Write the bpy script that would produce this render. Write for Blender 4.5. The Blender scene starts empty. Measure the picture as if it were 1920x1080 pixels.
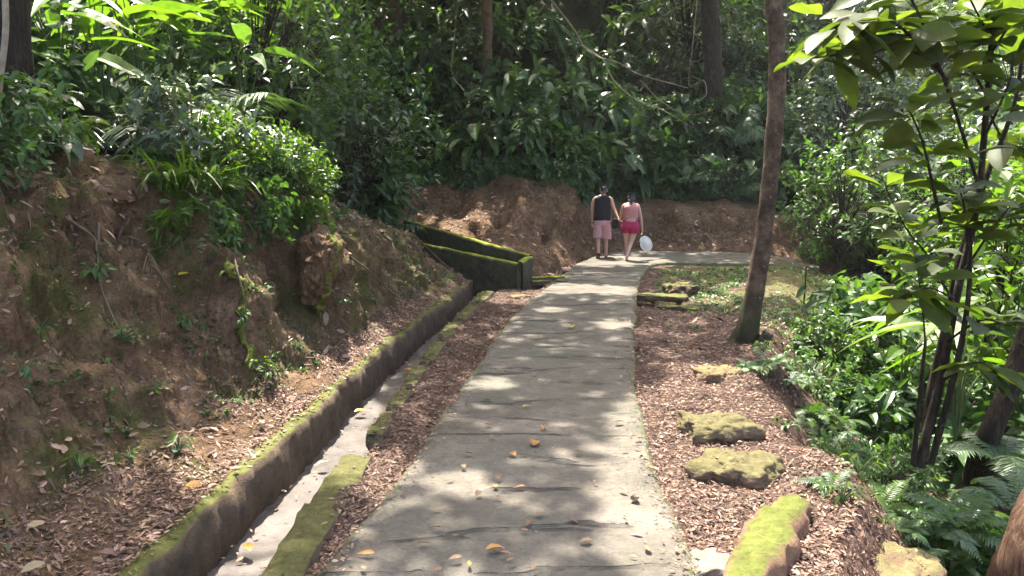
import bpy, bmesh, math, random
import numpy as np
from mathutils import Vector, Matrix

C = bpy.context.scene
COL = C.collection
rng = np.random.default_rng(11)
R = random.Random(5)
rad = math.radians

# ------------------------------------------------------------------ camera
CAM_H, F_PX = 2.0, 1500.0
PITCH = math.atan(210.0 / F_PX)
cd = bpy.data.cameras.new('camera'); cam = bpy.data.objects.new('camera', cd); COL.objects.link(cam)
cam.location = (0, 0, CAM_H); cam.rotation_euler = (rad(90) - PITCH, 0, 0)
cd.sensor_width = 36; cd.lens = F_PX / 1920 * 36; cd.clip_end = 500; cd.clip_start = 0.05
C.camera = cam
# ------------------------------------------------------------------ sky, sun, exposure
SUN_EL, SUN_AZ = 66.0, -14.0           # azimuth clockwise from the walking direction (+Y)
SUN = np.array([math.sin(rad(SUN_AZ)) * math.cos(rad(SUN_EL)), math.cos(rad(SUN_AZ)) * math.cos(rad(SUN_EL)), math.sin(rad(SUN_EL))])
w = bpy.data.worlds.new('World'); C.world = w; w.use_nodes = True
wn = w.node_tree; bg = wn.nodes['Background']
sky = wn.nodes.new('ShaderNodeTexSky'); sky.sky_type = 'NISHITA'; sky.sun_disc = False
sky.sun_elevation = rad(SUN_EL); sky.sun_rotation = rad(SUN_AZ); sky.air_density = 1.0; sky.dust_density = 6.0; sky.ozone_density = 0.1
wn.links.new(sky.outputs[0], bg.inputs[0]); bg.inputs[1].default_value = 0.15
sl = bpy.data.lights.new('sun', 'SUN'); so = bpy.data.objects.new('sun', sl); COL.objects.link(so)
sl.energy = 4.7; sl.angle = rad(0.7); sl.color = (1.0, 0.93, 0.82)
so.rotation_euler = Vector(SUN).to_track_quat('Z', 'Y').to_euler(); so.location = (-3, 8, 30)
C.view_settings.view_transform = 'Standard'; C.view_settings.look = 'None'; C.view_settings.gamma = 1
C.view_settings.exposure = 2.4
C.render.engine = 'CYCLES'
C.cycles.max_bounces = 6; C.cycles.diffuse_bounces = 3; C.cycles.transmission_bounces = 3; C.cycles.glossy_bounces = 2
C.cycles.sample_clamp_indirect = 6; C.cycles.use_denoising = True

# ------------------------------------------------------------------ helpers: pixels to points, noise, meshes
_c, _s = math.cos(PITCH), math.sin(PITCH)
def ray(px, py):
    a = (px - 960) / F_PX; b = -(py - 540) / F_PX
    return np.array([a, _c + b * _s, -_s + b * _c])
def at(px, py, z=0.0):                 # point of the plane at height z seen at a pixel of the photograph
    r = ray(px, py); return np.array([0, 0, CAM_H]) + r * ((z - CAM_H) / r[2])
def atd(px, py, y):                    # point at forward distance y
    r = ray(px, py); return np.array([0, 0, CAM_H]) + r * (y / r[1])
def project(P):
    P = np.asarray(P, float); x, y, z = P[..., 0], P[..., 1], P[..., 2] - CAM_H
    f = y * _c - z * _s; u = y * _s + z * _c
    return 960 + F_PX * x / f, 540 - F_PX * u / f, f

def vnoise(p, seed=0):
    p = np.asarray(p, float); i = np.floor(p).astype(np.int64); f = p - i; f = f * f * (3 - 2 * f)
    def h(dx, dy, dz):
        n = (i[..., 0] + dx) * 374761393 + (i[..., 1] + dy) * 668265263 + (i[..., 2] + dz) * 2147483647 + seed * 1274126177
        n = (n ^ (n >> 13)) * 1274126177; n = n & 0xFFFFFFFF; n = n ^ (n >> 16)
        return (n & 0xFFFF) / 65535.0
    fx, fy, fz = f[..., 0], f[..., 1], f[..., 2]
    a = h(0,0,0)*(1-fx)+h(1,0,0)*fx; b = h(0,1,0)*(1-fx)+h(1,1,0)*fx
    c = h(0,0,1)*(1-fx)+h(1,0,1)*fx; d = h(0,1,1)*(1-fx)+h(1,1,1)*fx
    return ((a*(1-fy)+b*fy)*(1-fz) + (c*(1-fy)+d*fy)*fz) * 2 - 1
def fbm(p, octv=4, seed=0, gain=0.5):
    p = np.asarray(p, float); o = 0; a = 1.0
    for k in range(octv):
        o = o + a * vnoise(p * 2.0**k + 17.3 * k, seed + k); a *= gain
    return o
def unit(v):
    v = np.asarray(v, float); return v / np.maximum(np.linalg.norm(v, axis=-1, keepdims=True), 1e-9)

class MB:                              # collects quads with a per-point tint and a material index
    def __init__(s): s.V, s.Q, s.T, s.M, s.n = [], [], [], [], 0
    def add(s, V, Q, tint=0.5, mat=0):
        V = np.asarray(V, float).reshape(-1, 3); Q = np.asarray(Q, np.int64).reshape(-1, 4)
        s.V.append(V); s.Q.append(Q + s.n); s.n += len(V)
        s.T.append(np.broadcast_to(np.asarray(tint, float), (len(V),)).copy()); s.M.append(np.full(len(Q), mat, np.int32))
        return s
    def mesh(s, name, mats, smooth=True):
        V = np.concatenate(s.V); Q = np.concatenate(s.Q); T = np.concatenate(s.T); M = np.concatenate(s.M)
        m = bpy.data.meshes.new(name); m.vertices.add(len(V)); m.vertices.foreach_set('co', V.astype(np.float32).ravel())
        m.loops.add(Q.size); m.loops.foreach_set('vertex_index', Q.astype(np.int32).ravel())
        m.polygons.add(len(Q)); m.polygons.foreach_set('loop_start', np.arange(0, Q.size, 4, dtype=np.int32))
        m.polygons.foreach_set('material_index', M); m.polygons.foreach_set('use_smooth', np.full(len(Q), smooth))
        a = m.attributes.new('tint', 'FLOAT', 'POINT'); a.data.foreach_set('value', T.astype(np.float32))
        for k in (mats if isinstance(mats, (list, tuple)) else [mats]): m.materials.append(k)
        m.update(calc_edges=True); m.validate(); return m

def link(name, mesh, parent=None, loc=None):
    o = bpy.data.objects.new(name, mesh); COL.objects.link(o)
    if parent is not None: o.parent = parent
    if loc is not None: o.location = loc
    return o
def tag(o, label, cat, group=None):
    o['label'] = label; o['category'] = cat
    if group: o['group'] = group
    return o
def thing(name, label, cat, loc=(0, 0, 0), group=None):
    o = bpy.data.objects.new(name, None); COL.objects.link(o); o.location = loc; o.empty_display_size = 0.1
    return tag(o, label, cat, group)
def struct(name, mesh, kind='structure'):
    o = link(name, mesh); o['kind'] = kind; return o
def dup(src, loc, rotz=0.0, scale=1.0, label=None, group=None, tilt=(0, 0)):
    r = src.copy(); COL.objects.link(r); r.location = loc; r.rotation_euler = (tilt[0], tilt[1], rotz)
    r.scale = (scale,) * 3 if np.isscalar(scale) else scale
    if label: r['label'] = label
    if group: r['group'] = group
    for ch in src.children:
        c = ch.copy(); COL.objects.link(c); c.parent = r
        for g in ch.children:
            d = g.copy(); COL.objects.link(d); d.parent = c
    return r

def grid_quads(nr, nc):
    i = np.arange(nr - 1)[:, None] * nc + np.arange(nc - 1)[None, :]
    return np.stack([i, i + 1, i + nc + 1, i + nc], -1).reshape(-1, 4)
def tube(pts, rads, k=6, wob=0.0, seed=0):
    pts = np.asarray(pts, float); n = len(pts); rads = np.broadcast_to(np.asarray(rads, float), (n,))
    T = unit(np.gradient(pts, axis=0)); ref = np.array([0.31, 0.95, 0.05]) if abs(T[:, 1]).mean() < 0.8 else np.array([1, 0, 0.1])
    A = unit(np.cross(T, ref)); B = np.cross(T, A)
    an = np.arange(k) * 2 * math.pi / k
    ring = A[:, None] * np.cos(an)[None, :, None] + B[:, None] * np.sin(an)[None, :, None]
    rr = rads[:, None, None]
    if wob: rr = rr * (1 + wob * fbm(pts[:, None] * 1.5 + ring * 1.2, 3, seed)[..., None])
    V = pts[:, None] + ring * rr
    i = np.arange(n - 1)[:, None] * k; j = np.arange(k)[None, :]; j2 = (j + 1) % k
    Q = np.stack([i + j, i + j2, i + k + j2, i + k + j], -1).reshape(-1, 4)
    return V.reshape(-1, 3), Q
def spline(ctrl, n):
    ctrl = np.asarray(ctrl, float); k = len(ctrl)
    if k == 2: return ctrl[0] + (ctrl[1] - ctrl[0]) * np.linspace(0, 1, n)[:, None]
    P = np.vstack([2 * ctrl[0] - ctrl[1], ctrl, 2 * ctrl[-1] - ctrl[-2]]); u = np.linspace(0, k - 1 - 1e-6, n); i = u.astype(int); t = (u - i)[:, None]
    p0, p1, p2, p3 = P[i], P[i + 1], P[i + 2], P[i + 3]
    return 0.5 * (2*p1 + (p2-p0)*t + (2*p0-5*p1+4*p2-p3)*t**2 + (3*p1-p0-3*p2+p3)*t**3)

PROFILES = {'ovate': lambda t: np.sin(math.pi * t**0.75)**0.8, 'obovate': lambda t: np.sin(math.pi * t**1.35)**0.85,
            'lance': lambda t: np.sin(math.pi * t**0.6)**1.0 , 'strap': lambda t: np.minimum(1, np.minimum(t * 5 + .25, (1 - t) * 3.5))**0.8,
            'heart': lambda t: np.sin(math.pi * (0.22 + 0.78 * t)**0.9).clip(0)**0.7}
def leaves(mb, P, D, N, L, W, bend=0.3, fold=0.15, tint=0.5, n=3, prof='ovate', mat=0, wave=0.0):
    P = np.asarray(P, float).reshape(-1, 3); m = len(P)
    if m == 0: return
    D = unit(np.broadcast_to(D, (m, 3))); N = np.broadcast_to(N, (m, 3))
    S = unit(np.cross(D, N)); N = np.cross(S, D)
    L = np.broadcast_to(L, (m,))[:, None, None]; W = np.broadcast_to(W, (m,))[:, None, None]
    bend = np.broadcast_to(bend, (m,))[:, None, None]; fold = np.broadcast_to(fold, (m,))[:, None, None]
    t = np.linspace(0, 1, n + 1) if n > 3 else np.array([0, .3, .68, 1.0])
    wp = PROFILES[prof](np.clip(t, 0.02, 0.985)); wp = np.maximum(wp, 0.03)[None, :, None]; tt = t[None, :, None]
    mid = P[:, None] + D[:, None] * (L * tt) ; mid = mid + np.array([0, 0, -1.0]) * (bend * L * tt**2)
    out = [mid + (-S[:, None] * (W * .5 * wp)) + N[:, None] * (W * fold * wp), mid, mid + S[:, None] * (W * .5 * wp) + N[:, None] * (W * fold * wp)]
    if wave:
        ph = rng.uniform(0, 6.28, (m, 1, 1))
        out[0] = out[0] + N[:, None] * (W * wave * np.sin(tt * 19 + ph)); out[2] = out[2] + N[:, None] * (W * wave * np.sin(tt * 17 + 1 + ph))
    V = np.stack(out, 2)               # m, n+1, 3, 3
    q = grid_quads(n + 1, 3)
    Q = (np.arange(m)[:, None, None] * ((n + 1) * 3) + q[None]).reshape(-1, 4)
    T = np.repeat(np.broadcast_to(tint, (m,)), (n + 1) * 3)
    mb.add(V.reshape(-1, 3), Q, T, mat)

# ------------------------------------------------------------------ materials
def nt(name):
    m = bpy.data.materials.new(name); m.use_nodes = True; t = m.node_tree; t.nodes.clear()
    o = t.nodes.new('ShaderNodeOutputMaterial'); return m, t, o
def node(t, kind, **kw):
    n = t.nodes.new(kind)
    for k, v in kw.items():
        if k.startswith('i_'):
            key = k[2:]; n.inputs[int(key) if key.isdigit() else key.replace('_', ' ')].default_value = v
        else: setattr(n, k, v)
    return n
def ramp(t, src, stops):
    r = t.nodes.new('ShaderNodeValToRGB'); e = r.color_ramp.elements
    while len(e) < len(stops): e.new(0.5)
    for k, (p, c) in enumerate(stops): e[k].position = p; e[k].color = (*c, 1) if len(c) == 3 else c
    t.links.new(src, r.inputs[0]); return r.outputs[0]
def noise(t, scale, detail=4, rough=0.6, vec=None, dist=0.0):
    n = node(t, 'ShaderNodeTexNoise', i_Scale=scale, i_Detail=detail, i_Roughness=rough, i_Distortion=dist)
    if vec is not None: t.links.new(vec, n.inputs['Vector'])
    return n.outputs[0]
def mixc(t, fac, a, b, blend='MIX'):
    n = node(t, 'ShaderNodeMix', data_type='RGBA', blend_type=blend)
    for s, v in ((n.inputs[0], fac), (n.inputs[6], a), (n.inputs[7], b)):
        if hasattr(v, 'links') or isinstance(v, bpy.types.NodeSocket): t.links.new(v, s)
        else: s.default_value = v if np.isscalar(v) else (*v, 1)
    return n.outputs[2]
def math_(t, op, a, b=0.5, clamp=False):
    n = node(t, 'ShaderNodeMath', operation=op, use_clamp=clamp)
    for s, v in ((n.inputs[0], a), (n.inputs[1], b)):
        if isinstance(v, bpy.types.NodeSocket): t.links.new(v, s)
        else: s.default_value = v
    return n.outputs[0]
def bump(t, h, strength=0.5, dist=0.02):
    b = node(t, 'ShaderNodeBump', i_Strength=strength, i_Distance=dist); t.links.new(h, b.inputs['Height']); return b.outputs[0]
def wpos(t): return node(t, 'ShaderNodeNewGeometry').outputs['Position']

def leaf_mat(name, stops, trans=0.35, tcol=(1.5, 1.7, 0.45), rough=0.38, spec=0.4):
    m, t, o = nt(name)
    a = node(t, 'ShaderNodeAttribute', attribute_name='tint'); oi = node(t, 'ShaderNodeObjectInfo')
    f = math_(t, 'ADD', a.outputs['Fac'], math_(t, 'MULTIPLY', math_(t, 'SUBTRACT', oi.outputs['Random'], 0.5), 0.3), True)
    col = ramp(t, f, stops)
    mott = ramp(t, noise(t, 9, 3, .6, wpos(t)), [(.3, (.72, .72, .7)), (.7, (1.15, 1.15, 1.05))])
    col = mixc(t, 1.0, col, mott, 'MULTIPLY')
    p = node(t, 'ShaderNodeBsdfPrincipled', i_Roughness=rough); p.inputs['Specular IOR Level'].default_value = spec
    t.links.new(col, p.inputs['Base Color'])
    tr = node(t, 'ShaderNodeBsdfTranslucent'); t.links.new(mixc(t, 1.0, col, tcol, 'MULTIPLY'), tr.inputs[0])
    mx = node(t, 'ShaderNodeMixShader', i_0=trans); t.links.new(p.outputs[0], mx.inputs[1]); t.links.new(tr.outputs[0], mx.inputs[2])
    t.links.new(mx.outputs[0], o.inputs[0]); return m
def plain(name, col, rough=0.8, nscale=8, var=0.35, bstr=0.4, bdist=0.01, spec=0.3):
    m, t, o = nt(name); v = wpos(t)
    c = ramp(t, noise(t, nscale, 5, .65, v), [(.28, tuple(x * (1 - var) for x in col)), (.72, tuple(min(1, x * (1 + var)) for x in col))])
    p = node(t, 'ShaderNodeBsdfPrincipled', i_Roughness=rough); p.inputs['Specular IOR Level'].default_value = spec
    t.links.new(c, p.inputs['Base Color']); t.links.new(bump(t, noise(t, nscale * 4, 5, .7, v), bstr, bdist), p.inputs['Normal'])
    t.links.new(p.outputs[0], o.inputs[0]); return m
def finish(m, t, o, col, nrm, rough=0.85, spec=0.25):
    p = node(t, 'ShaderNodeBsdfPrincipled', i_Roughness=rough); p.inputs['Specular IOR Level'].default_value = spec
    t.links.new(col, p.inputs['Base Color']); t.links.new(nrm, p.inputs['Normal']); t.links.new(p.outputs[0], o.inputs[0]); return m
def up_mask(t, lo=0.3, hi=0.8):
    g = node(t, 'ShaderNodeNewGeometry'); s = node(t, 'ShaderNodeSeparateXYZ'); t.links.new(g.outputs['Normal'], s.inputs[0])
    r = node(t, 'ShaderNodeMapRange', i_1=lo, i_2=hi); t.links.new(s.outputs[2], r.inputs[0]); return r.outputs[0]

def earth_mat(name, dark, mid, light, moss=(0.10, 0.125, 0.025), moss_lo=.52, moss_hi=.66):
    m, t, o = nt(name); v = wpos(t)
    c = ramp(t, noise(t, 2.2, 8, .68, v), [(.25, dark), (.5, mid), (.75, light)])
    fine = ramp(t, noise(t, 38, 6, .75, v), [(.25, (.45, .42, .4)), (.55, (1, 1, 1)), (.8, (1.5, 1.4, 1.3))])
    c = mixc(t, 1.0, c, fine, 'MULTIPLY')
    mp = node(t, 'ShaderNodeMapping'); mp.inputs['Scale'].default_value = (1, 1, .22); t.links.new(v, mp.inputs[0]); sk = noise(t, 14, 7, .75, mp.outputs[0], .8)
    c = mixc(t, .75, c, ramp(t, sk, [(.32, (.35, .32, .3)), (.5, (1, 1, 1)), (.68, (1.7, 1.6, 1.5))]), 'MULTIPLY')
    a = node(t, 'ShaderNodeAttribute', attribute_name='tint')
    mk = math_(t, 'ADD', noise(t, 1.7, 6, .7, v), math_(t, 'MULTIPLY', math_(t, 'SUBTRACT', a.outputs['Fac'], .5), .5))
    r = node(t, 'ShaderNodeMapRange', i_1=moss_lo, i_2=moss_hi); t.links.new(mk, r.inputs[0])
    mc = ramp(t, noise(t, 25, 4, .7, v), [(.3, tuple(x * .55 for x in moss)), (.7, tuple(x * 1.5 for x in moss))])
    c = mixc(t, math_(t, 'MULTIPLY', r.outputs[0], .8), c, mc)
    h = math_(t, 'ADD', math_(t, 'ADD', noise(t, 9, 8, .7, v), sk), math_(t, 'MULTIPLY', noise(t, 55, 5, .75, v), .45))
    return finish(m, t, o, c, bump(t, h, 1.0, .08), .92, .15)
MAT = {}
MAT['bank'] = earth_mat('bank_soil', (.08, .048, .028), (.21, .132, .076), (.36, .245, .155), (.095, .105, .028), .47, .63)
MAT['tan_bank'] = earth_mat('tan_bank_soil', (.07, .041, .025), (.175, .108, .064), (.31, .205, .125), (.085, .09, .03), .56, .72)
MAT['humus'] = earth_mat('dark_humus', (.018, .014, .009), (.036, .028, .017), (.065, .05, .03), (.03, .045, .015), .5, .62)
MAT['ground'] = earth_mat('forest_soil', (.06, .036, .028), (.135, .085, .066), (.27, .18, .14), (.12, .14, .035), .56, .72)

def path_mat():
    m, t, o = nt('weathered_concrete'); v = wpos(t)
    c = ramp(t, noise(t, 1.3, 7, .65, v), [(.25, (.058, .050, .039)), (.5, (.112, .097, .077)), (.75, (.19, .166, .135))])
    fine = ramp(t, noise(t, 30, 8, .8, v), [(.25, (.62, .62, .62)), (.5, (1, 1, 1)), (.8, (1.25, 1.23, 1.2))])
    c = mixc(t, 1.0, c, fine, 'MULTIPLY')
    mp = node(t, 'ShaderNodeMapping'); mp.inputs['Rotation'].default_value = (0, 0, rad(-14)); mp.inputs['Scale'].default_value = (.3, 1, 1); t.links.new(v, mp.inputs[0])
    wv = node(t, 'ShaderNodeTexWave', wave_type='BANDS', bands_direction='Y', i_Scale=.62, i_Distortion=7.0, i_Detail=4.0); wv.inputs['Detail Scale'].default_value = 2.2; wv.inputs['Detail Roughness'].default_value = .65
    t.links.new(mp.outputs[0], wv.inputs[0])
    groove = ramp(t, wv.outputs['Fac'], [(.0, (1, 1, 1)), (.03, (1, 1, 1)), (.075, (0, 0, 0))])
    patch = ramp(t, noise(t, 1.6, 4, .6, v), [(.47, (0, 0, 0)), (.56, (1, 1, 1))])
    g = math_(t, 'MULTIPLY', groove, patch)
    c = mixc(t, math_(t, 'MULTIPLY', g, .85), c, (.03, .028, .024))
    a = node(t, 'ShaderNodeAttribute', attribute_name='tint')        # 1 along the slab's edges, where moss creeps in
    mk = math_(t, 'ADD', math_(t, 'MULTIPLY', a.outputs['Fac'], .55), math_(t, 'MULTIPLY', noise(t, 3.5, 6, .7, v), .62))
    r = node(t, 'ShaderNodeMapRange', i_1=.60, i_2=.82); t.links.new(mk, r.inputs[0])
    mc = ramp(t, noise(t, 18, 4, .7, v), [(.3, (.075, .085, .04)), (.7, (.14, .16, .055))])
    c = mixc(t, math_(t, 'MULTIPLY', r.outputs[0], .8), c, mc)
    gm = ramp(t, noise(t, .9, 5, .6, v), [(.45, (0, 0, 0)), (.7, (1, 1, 1))])
    c = mixc(t, math_(t, 'MULTIPLY', gm, .4), c, (.085, .10, .075))
    st_ = ramp(t, noise(t, 5.5, 8, .75, v, .6), [(.40, (1, 1, 1)), (.5, (0, 0, 0))]); c = mixc(t, math_(t, 'MULTIPLY', st_, .5), c, (.07, .062, .052))
    h = math_(t, 'SUBTRACT', math_(t, 'ADD', math_(t, 'ADD', noise(t, 7, 7, .65, v), math_(t, 'MULTIPLY', noise(t, 20, 3, .6, v), .9)), math_(t, 'MULTIPLY', noise(t, 60, 4, .8, v), .35)), math_(t, 'MULTIPLY', g, 1.5))
    return finish(m, t, o, c, bump(t, h, .9, .025), .85, .25)
MAT['path'] = path_mat()
def moss_stone(name, stone, moss, lo=.15, hi=.6, cover=.45):
    m, t, o = nt(name); v = wpos(t)
    c = ramp(t, noise(t, 6, 7, .7, v), [(.28, tuple(x * .5 for x in stone)), (.72, tuple(x * 1.35 for x in stone))])
    mk = math_(t, 'ADD', math_(t, 'MULTIPLY', up_mask(t, lo, hi), .6), math_(t, 'MULTIPLY', noise(t, 4.5, 6, .7, v), .55))
    r = node(t, 'ShaderNodeMapRange', i_1=1.0 - cover - .12, i_2=1.0 - cover + .12); t.links.new(mk, r.inputs[0])
    mc = ramp(t, noise(t, 16, 6, .75, v), [(.25, tuple(x * .45 for x in moss)), (.5, moss), (.78, tuple(min(1, x * 1.6) for x in moss))])
    c = mixc(t, r.outputs[0], c, mc)
    h = math_(t, 'ADD', noise(t, 12, 6, .7, v), math_(t, 'MULTIPLY', noise(t, 70, 4, .8, v), .4))
    return finish(m, t, o, c, bump(t, h, .8, .03), .92, .15)
MAT['kerb'] = moss_stone('mossy_kerb_stone', (.15, .11, .08), (.085, .082, .03), .2, .9, .36)
MAT['wall'] = moss_stone('mossy_ditch_concrete', (.095, .068, .046), (.095, .10, .028), .4, 1.0, .29)
MAT['chan'] = moss_stone('mossy_channel_concrete', (.07, .066, .042), (.19, .21, .025), .45, .85, .50)
MAT['block'] = moss_stone('bright_moss_block', (.19, .115, .075), (.10, .112, .026), .35, .95, .28)
MAT['rock'] = moss_stone('olive_moss_rock', (.17, .125, .085), (.105, .092, .042), .0, .8, .38)
MAT['tanrock'] = moss_stone('tan_rock', (.24, .16, .10), (.13, .11, .05), .3, .9, .25)
MAT['greyrock'] = moss_stone('grey_flat_rock', (.24, .22, .20), (.2, .18, .12), .5, .95, .2)
MAT['floor'] = plain('ditch_floor_concrete', (.075, .062, .053), .6, 3.5, .6, .6, .015)
G = lambda *s: [(k / (len(s) - 1), c) for k, c in enumerate(s)]
MAT['leaf_dark'] = leaf_mat('dark_leaves', G((.032, .062, .028), (.066, .118, .048), (.115, .18, .075)), .30, rough=.42)
MAT['leaf_mid'] = leaf_mat('mid_green_leaves', G((.035, .072, .024), (.062, .125, .036), (.10, .175, .05)), .35)
MAT['leaf_lit'] = leaf_mat('sunlit_leaves', G((.045, .085, .018), (.075, .14, .022), (.12, .19, .03)), .45)  # brighter, yellower greens put sunlight into the leaf colour
MAT['leaf_grey'] = leaf_mat('grey_green_leaves', G((.045, .07, .045), (.08, .115, .072), (.13, .17, .11)), .25, rough=.3)
MAT['leaf_olive'] = leaf_mat('olive_leaves', G((.038, .056, .016), (.068, .098, .024), (.11, .14, .034)), .5, rough=.5, spec=.3)
MAT['leaf_dry'] = leaf_mat('dry_leaves', G((.07, .038, .024), (.16, .095, .06), (.30, .20, .13)), .12, (1.2, 1.0, .8), .6, .3)
MAT['litter'] = leaf_mat('leaf_litter', G((.06, .033, .024), (.17, .098, .07), (.33, .21, .155), (.55, .41, .325)), .08, (1.2, 1.0, .8), .6, .35)
MAT['bark'] = plain('brown_bark', (.13, .085, .058), .9, 7, .5, .8, .02)
def bark_mat(name, dark, mid, light):
    m, t, o = nt(name); v = wpos(t); mp = node(t, 'ShaderNodeMapping'); mp.inputs['Scale'].default_value = (1, 1, .15); t.links.new(v, mp.inputs[0])
    st_ = noise(t, 26, 7, .75, mp.outputs[0], .5); c = ramp(t, st_, [(.33, dark), (.5, mid), (.68, light)]); sp = ramp(t, noise(t, 9, 5, .7, v), [(.58, (0, 0, 0)), (.66, (1, 1, 1))]); c = mixc(t, math_(t, 'MULTIPLY', sp, .5), c, (.10, .105, .075))
    return finish(m, t, o, c, bump(t, st_, 1.0, .04), .9, .2)
MAT['bark_dark'] = bark_mat('dark_wet_bark', (.010, .008, .006), (.034, .025, .018), (.085, .062, .045))
MAT['bark_mossy'] = plain('mossy_bark', (.065, .068, .04), .9, 6, .5, .8, .03)
MAT['bark_red'] = plain('reddish_bark', (.115, .06, .042), .9, 6, .4, .8, .03)
MAT['twig'] = plain('twig_bark', (.10, .075, .05), .85, 12, .35, .3, .005)
MAT['twig_pale'] = plain('pale_liana_bark', (.25, .21, .15), .85, 12, .35, .3, .005)
MAT['stem_green'] = plain('green_stem', (.06, .085, .03), .6, 12, .3, .2, .004)

# ------------------------------------------------------------------ layout curves (x as a function of y)
def cur(ys, xs): return lambda y: np.interp(y, ys, xs)
wl = cur([1, 4.03, 4.6, 6.16, 8.86, 11.05, 14.6, 15.0], [-1.86, -1.81, -1.79, -1.65, -1.45, -1.2, -.74, -.70])     # ditch wall, inner top edge
kl = cur([1, 3.8, 4.82, 6.2, 7.9, 10.4, 13, 15], [-1.31, -1.28, -1.19, -1.12, -1.05, -.9, -.64, -.45])               # right edge of ditch floor
kr = cur([1, 3.8, 5.6, 7.6, 9.6, 12, 14.5], [-1.0, -1.0, -.95, -.84, -.70, -.46, -.1])
pl = cur([1.5, 3.8, 4.82, 5.38, 6.83, 9.28, 11.48, 15, 18.84], [-1.2, -.97, -.76, -.67, -.52, -.25, .08, .81, 1.77])
pr = cur([1.5, 3.8, 4.65, 5.84, 7.56, 9.6, 13, 15, 17.7], [.85, .92, .94, 1.03, 1.19, 1.5, 2.05, 2.42, 3.03])
se = cur([1, 3.4, 4.2, 5.1, 6.8, 9.3, 11, 14, 17.5, 21], [1.5, 1.6, 1.85, 2.15, 2.35, 2.9, 3.8, 4.8, 6.2, 6.5])
def sstep(a, b, x): t = np.clip((x - a) / (b - a), 0, 1); return t * t * (3 - 2 * t)
def ground_z(x, y):
    z = np.zeros_like(x)
    dep = np.interp(y, [1, 3, 5, 8, 12, 16, 18, 20, 30], [1.0, 1.6, 2.4, 2.3, 1.6, .9, .7, 1.2, 2.2])
    d = x - se(y) + .16 * fbm(np.stack([x * .8, y * 1.3, 0 * x], -1), 3, 15); z = z - np.where(d > 0, (1 - np.exp(-d / np.interp(y, [4, 10, 14], [1.7, 2.1, 2.6]))) * dep, 0)
    z = z + .05 * sstep(-.6, 0, d) * (d < .3)
    inside = (y < 14.9)
    z = np.where(inside, z - .62 * sstep(kr(y) - .12, kr(y) - .28, x) , z)               # bed of the ditch
    pit = sstep(14.33, 14.42, y) * sstep(15.3, 15.15, y) * sstep(-1.2, -1.0, x) * sstep(.82, .72, x)
    z = z - .42 * pit
    pit2 = sstep(12.35, 12.5, y) * sstep(13.3, 13.15, y) * sstep(1.95, 2.0, x) * sstep(2.75, 2.6, x)
    z = z - .32 * pit2
    return z
def ground_full(x, y):
    p = np.stack([x, y, np.zeros_like(x)], -1)
    amp = np.where((x > pl(np.minimum(y, 18)) - .05) & (x < pr(np.minimum(y, 18)) + .05) & (y < 18.5), 0, 1)
    amp = np.where((y > 17.5) & (y < 21.2) & (x > 1.5) & (x < 7), 0, amp)
    return ground_z(x, y) + amp * (.035 * fbm(p * 1.7, 4, 3) + .014 * fbm(p * 9, 3, 8)) - .015
gx = np.unique(np.concatenate([np.linspace(-90, -12, 14), np.linspace(-12, -2.2, 24), np.arange(-2.2, 4.2, .055), np.linspace(4.2, 16, 70), np.linspace(16, 90, 20)]))
gy = np.unique(np.concatenate([np.linspace(-40, 1.5, 12), np.arange(1.5, 15.6, .055), np.arange(15.6, 23, .14), np.linspace(23, 120, 26)]))
GX, GY = np.meshgrid(gx, gy); GZ = ground_full(GX, GY)
mb = MB(); mb.add(np.stack([GX, GY, GZ], -1), grid_quads(len(gy), len(gx)),
                  (.35 + .5 * sstep(10, 13, GY) * sstep(-.2, .8, GX - pr(np.minimum(GY, 18))) + .25 * sstep(0, 1.0, GX - se(GY))).ravel())
ground = struct('ground', mb.mesh('ground', MAT['ground']))

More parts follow.
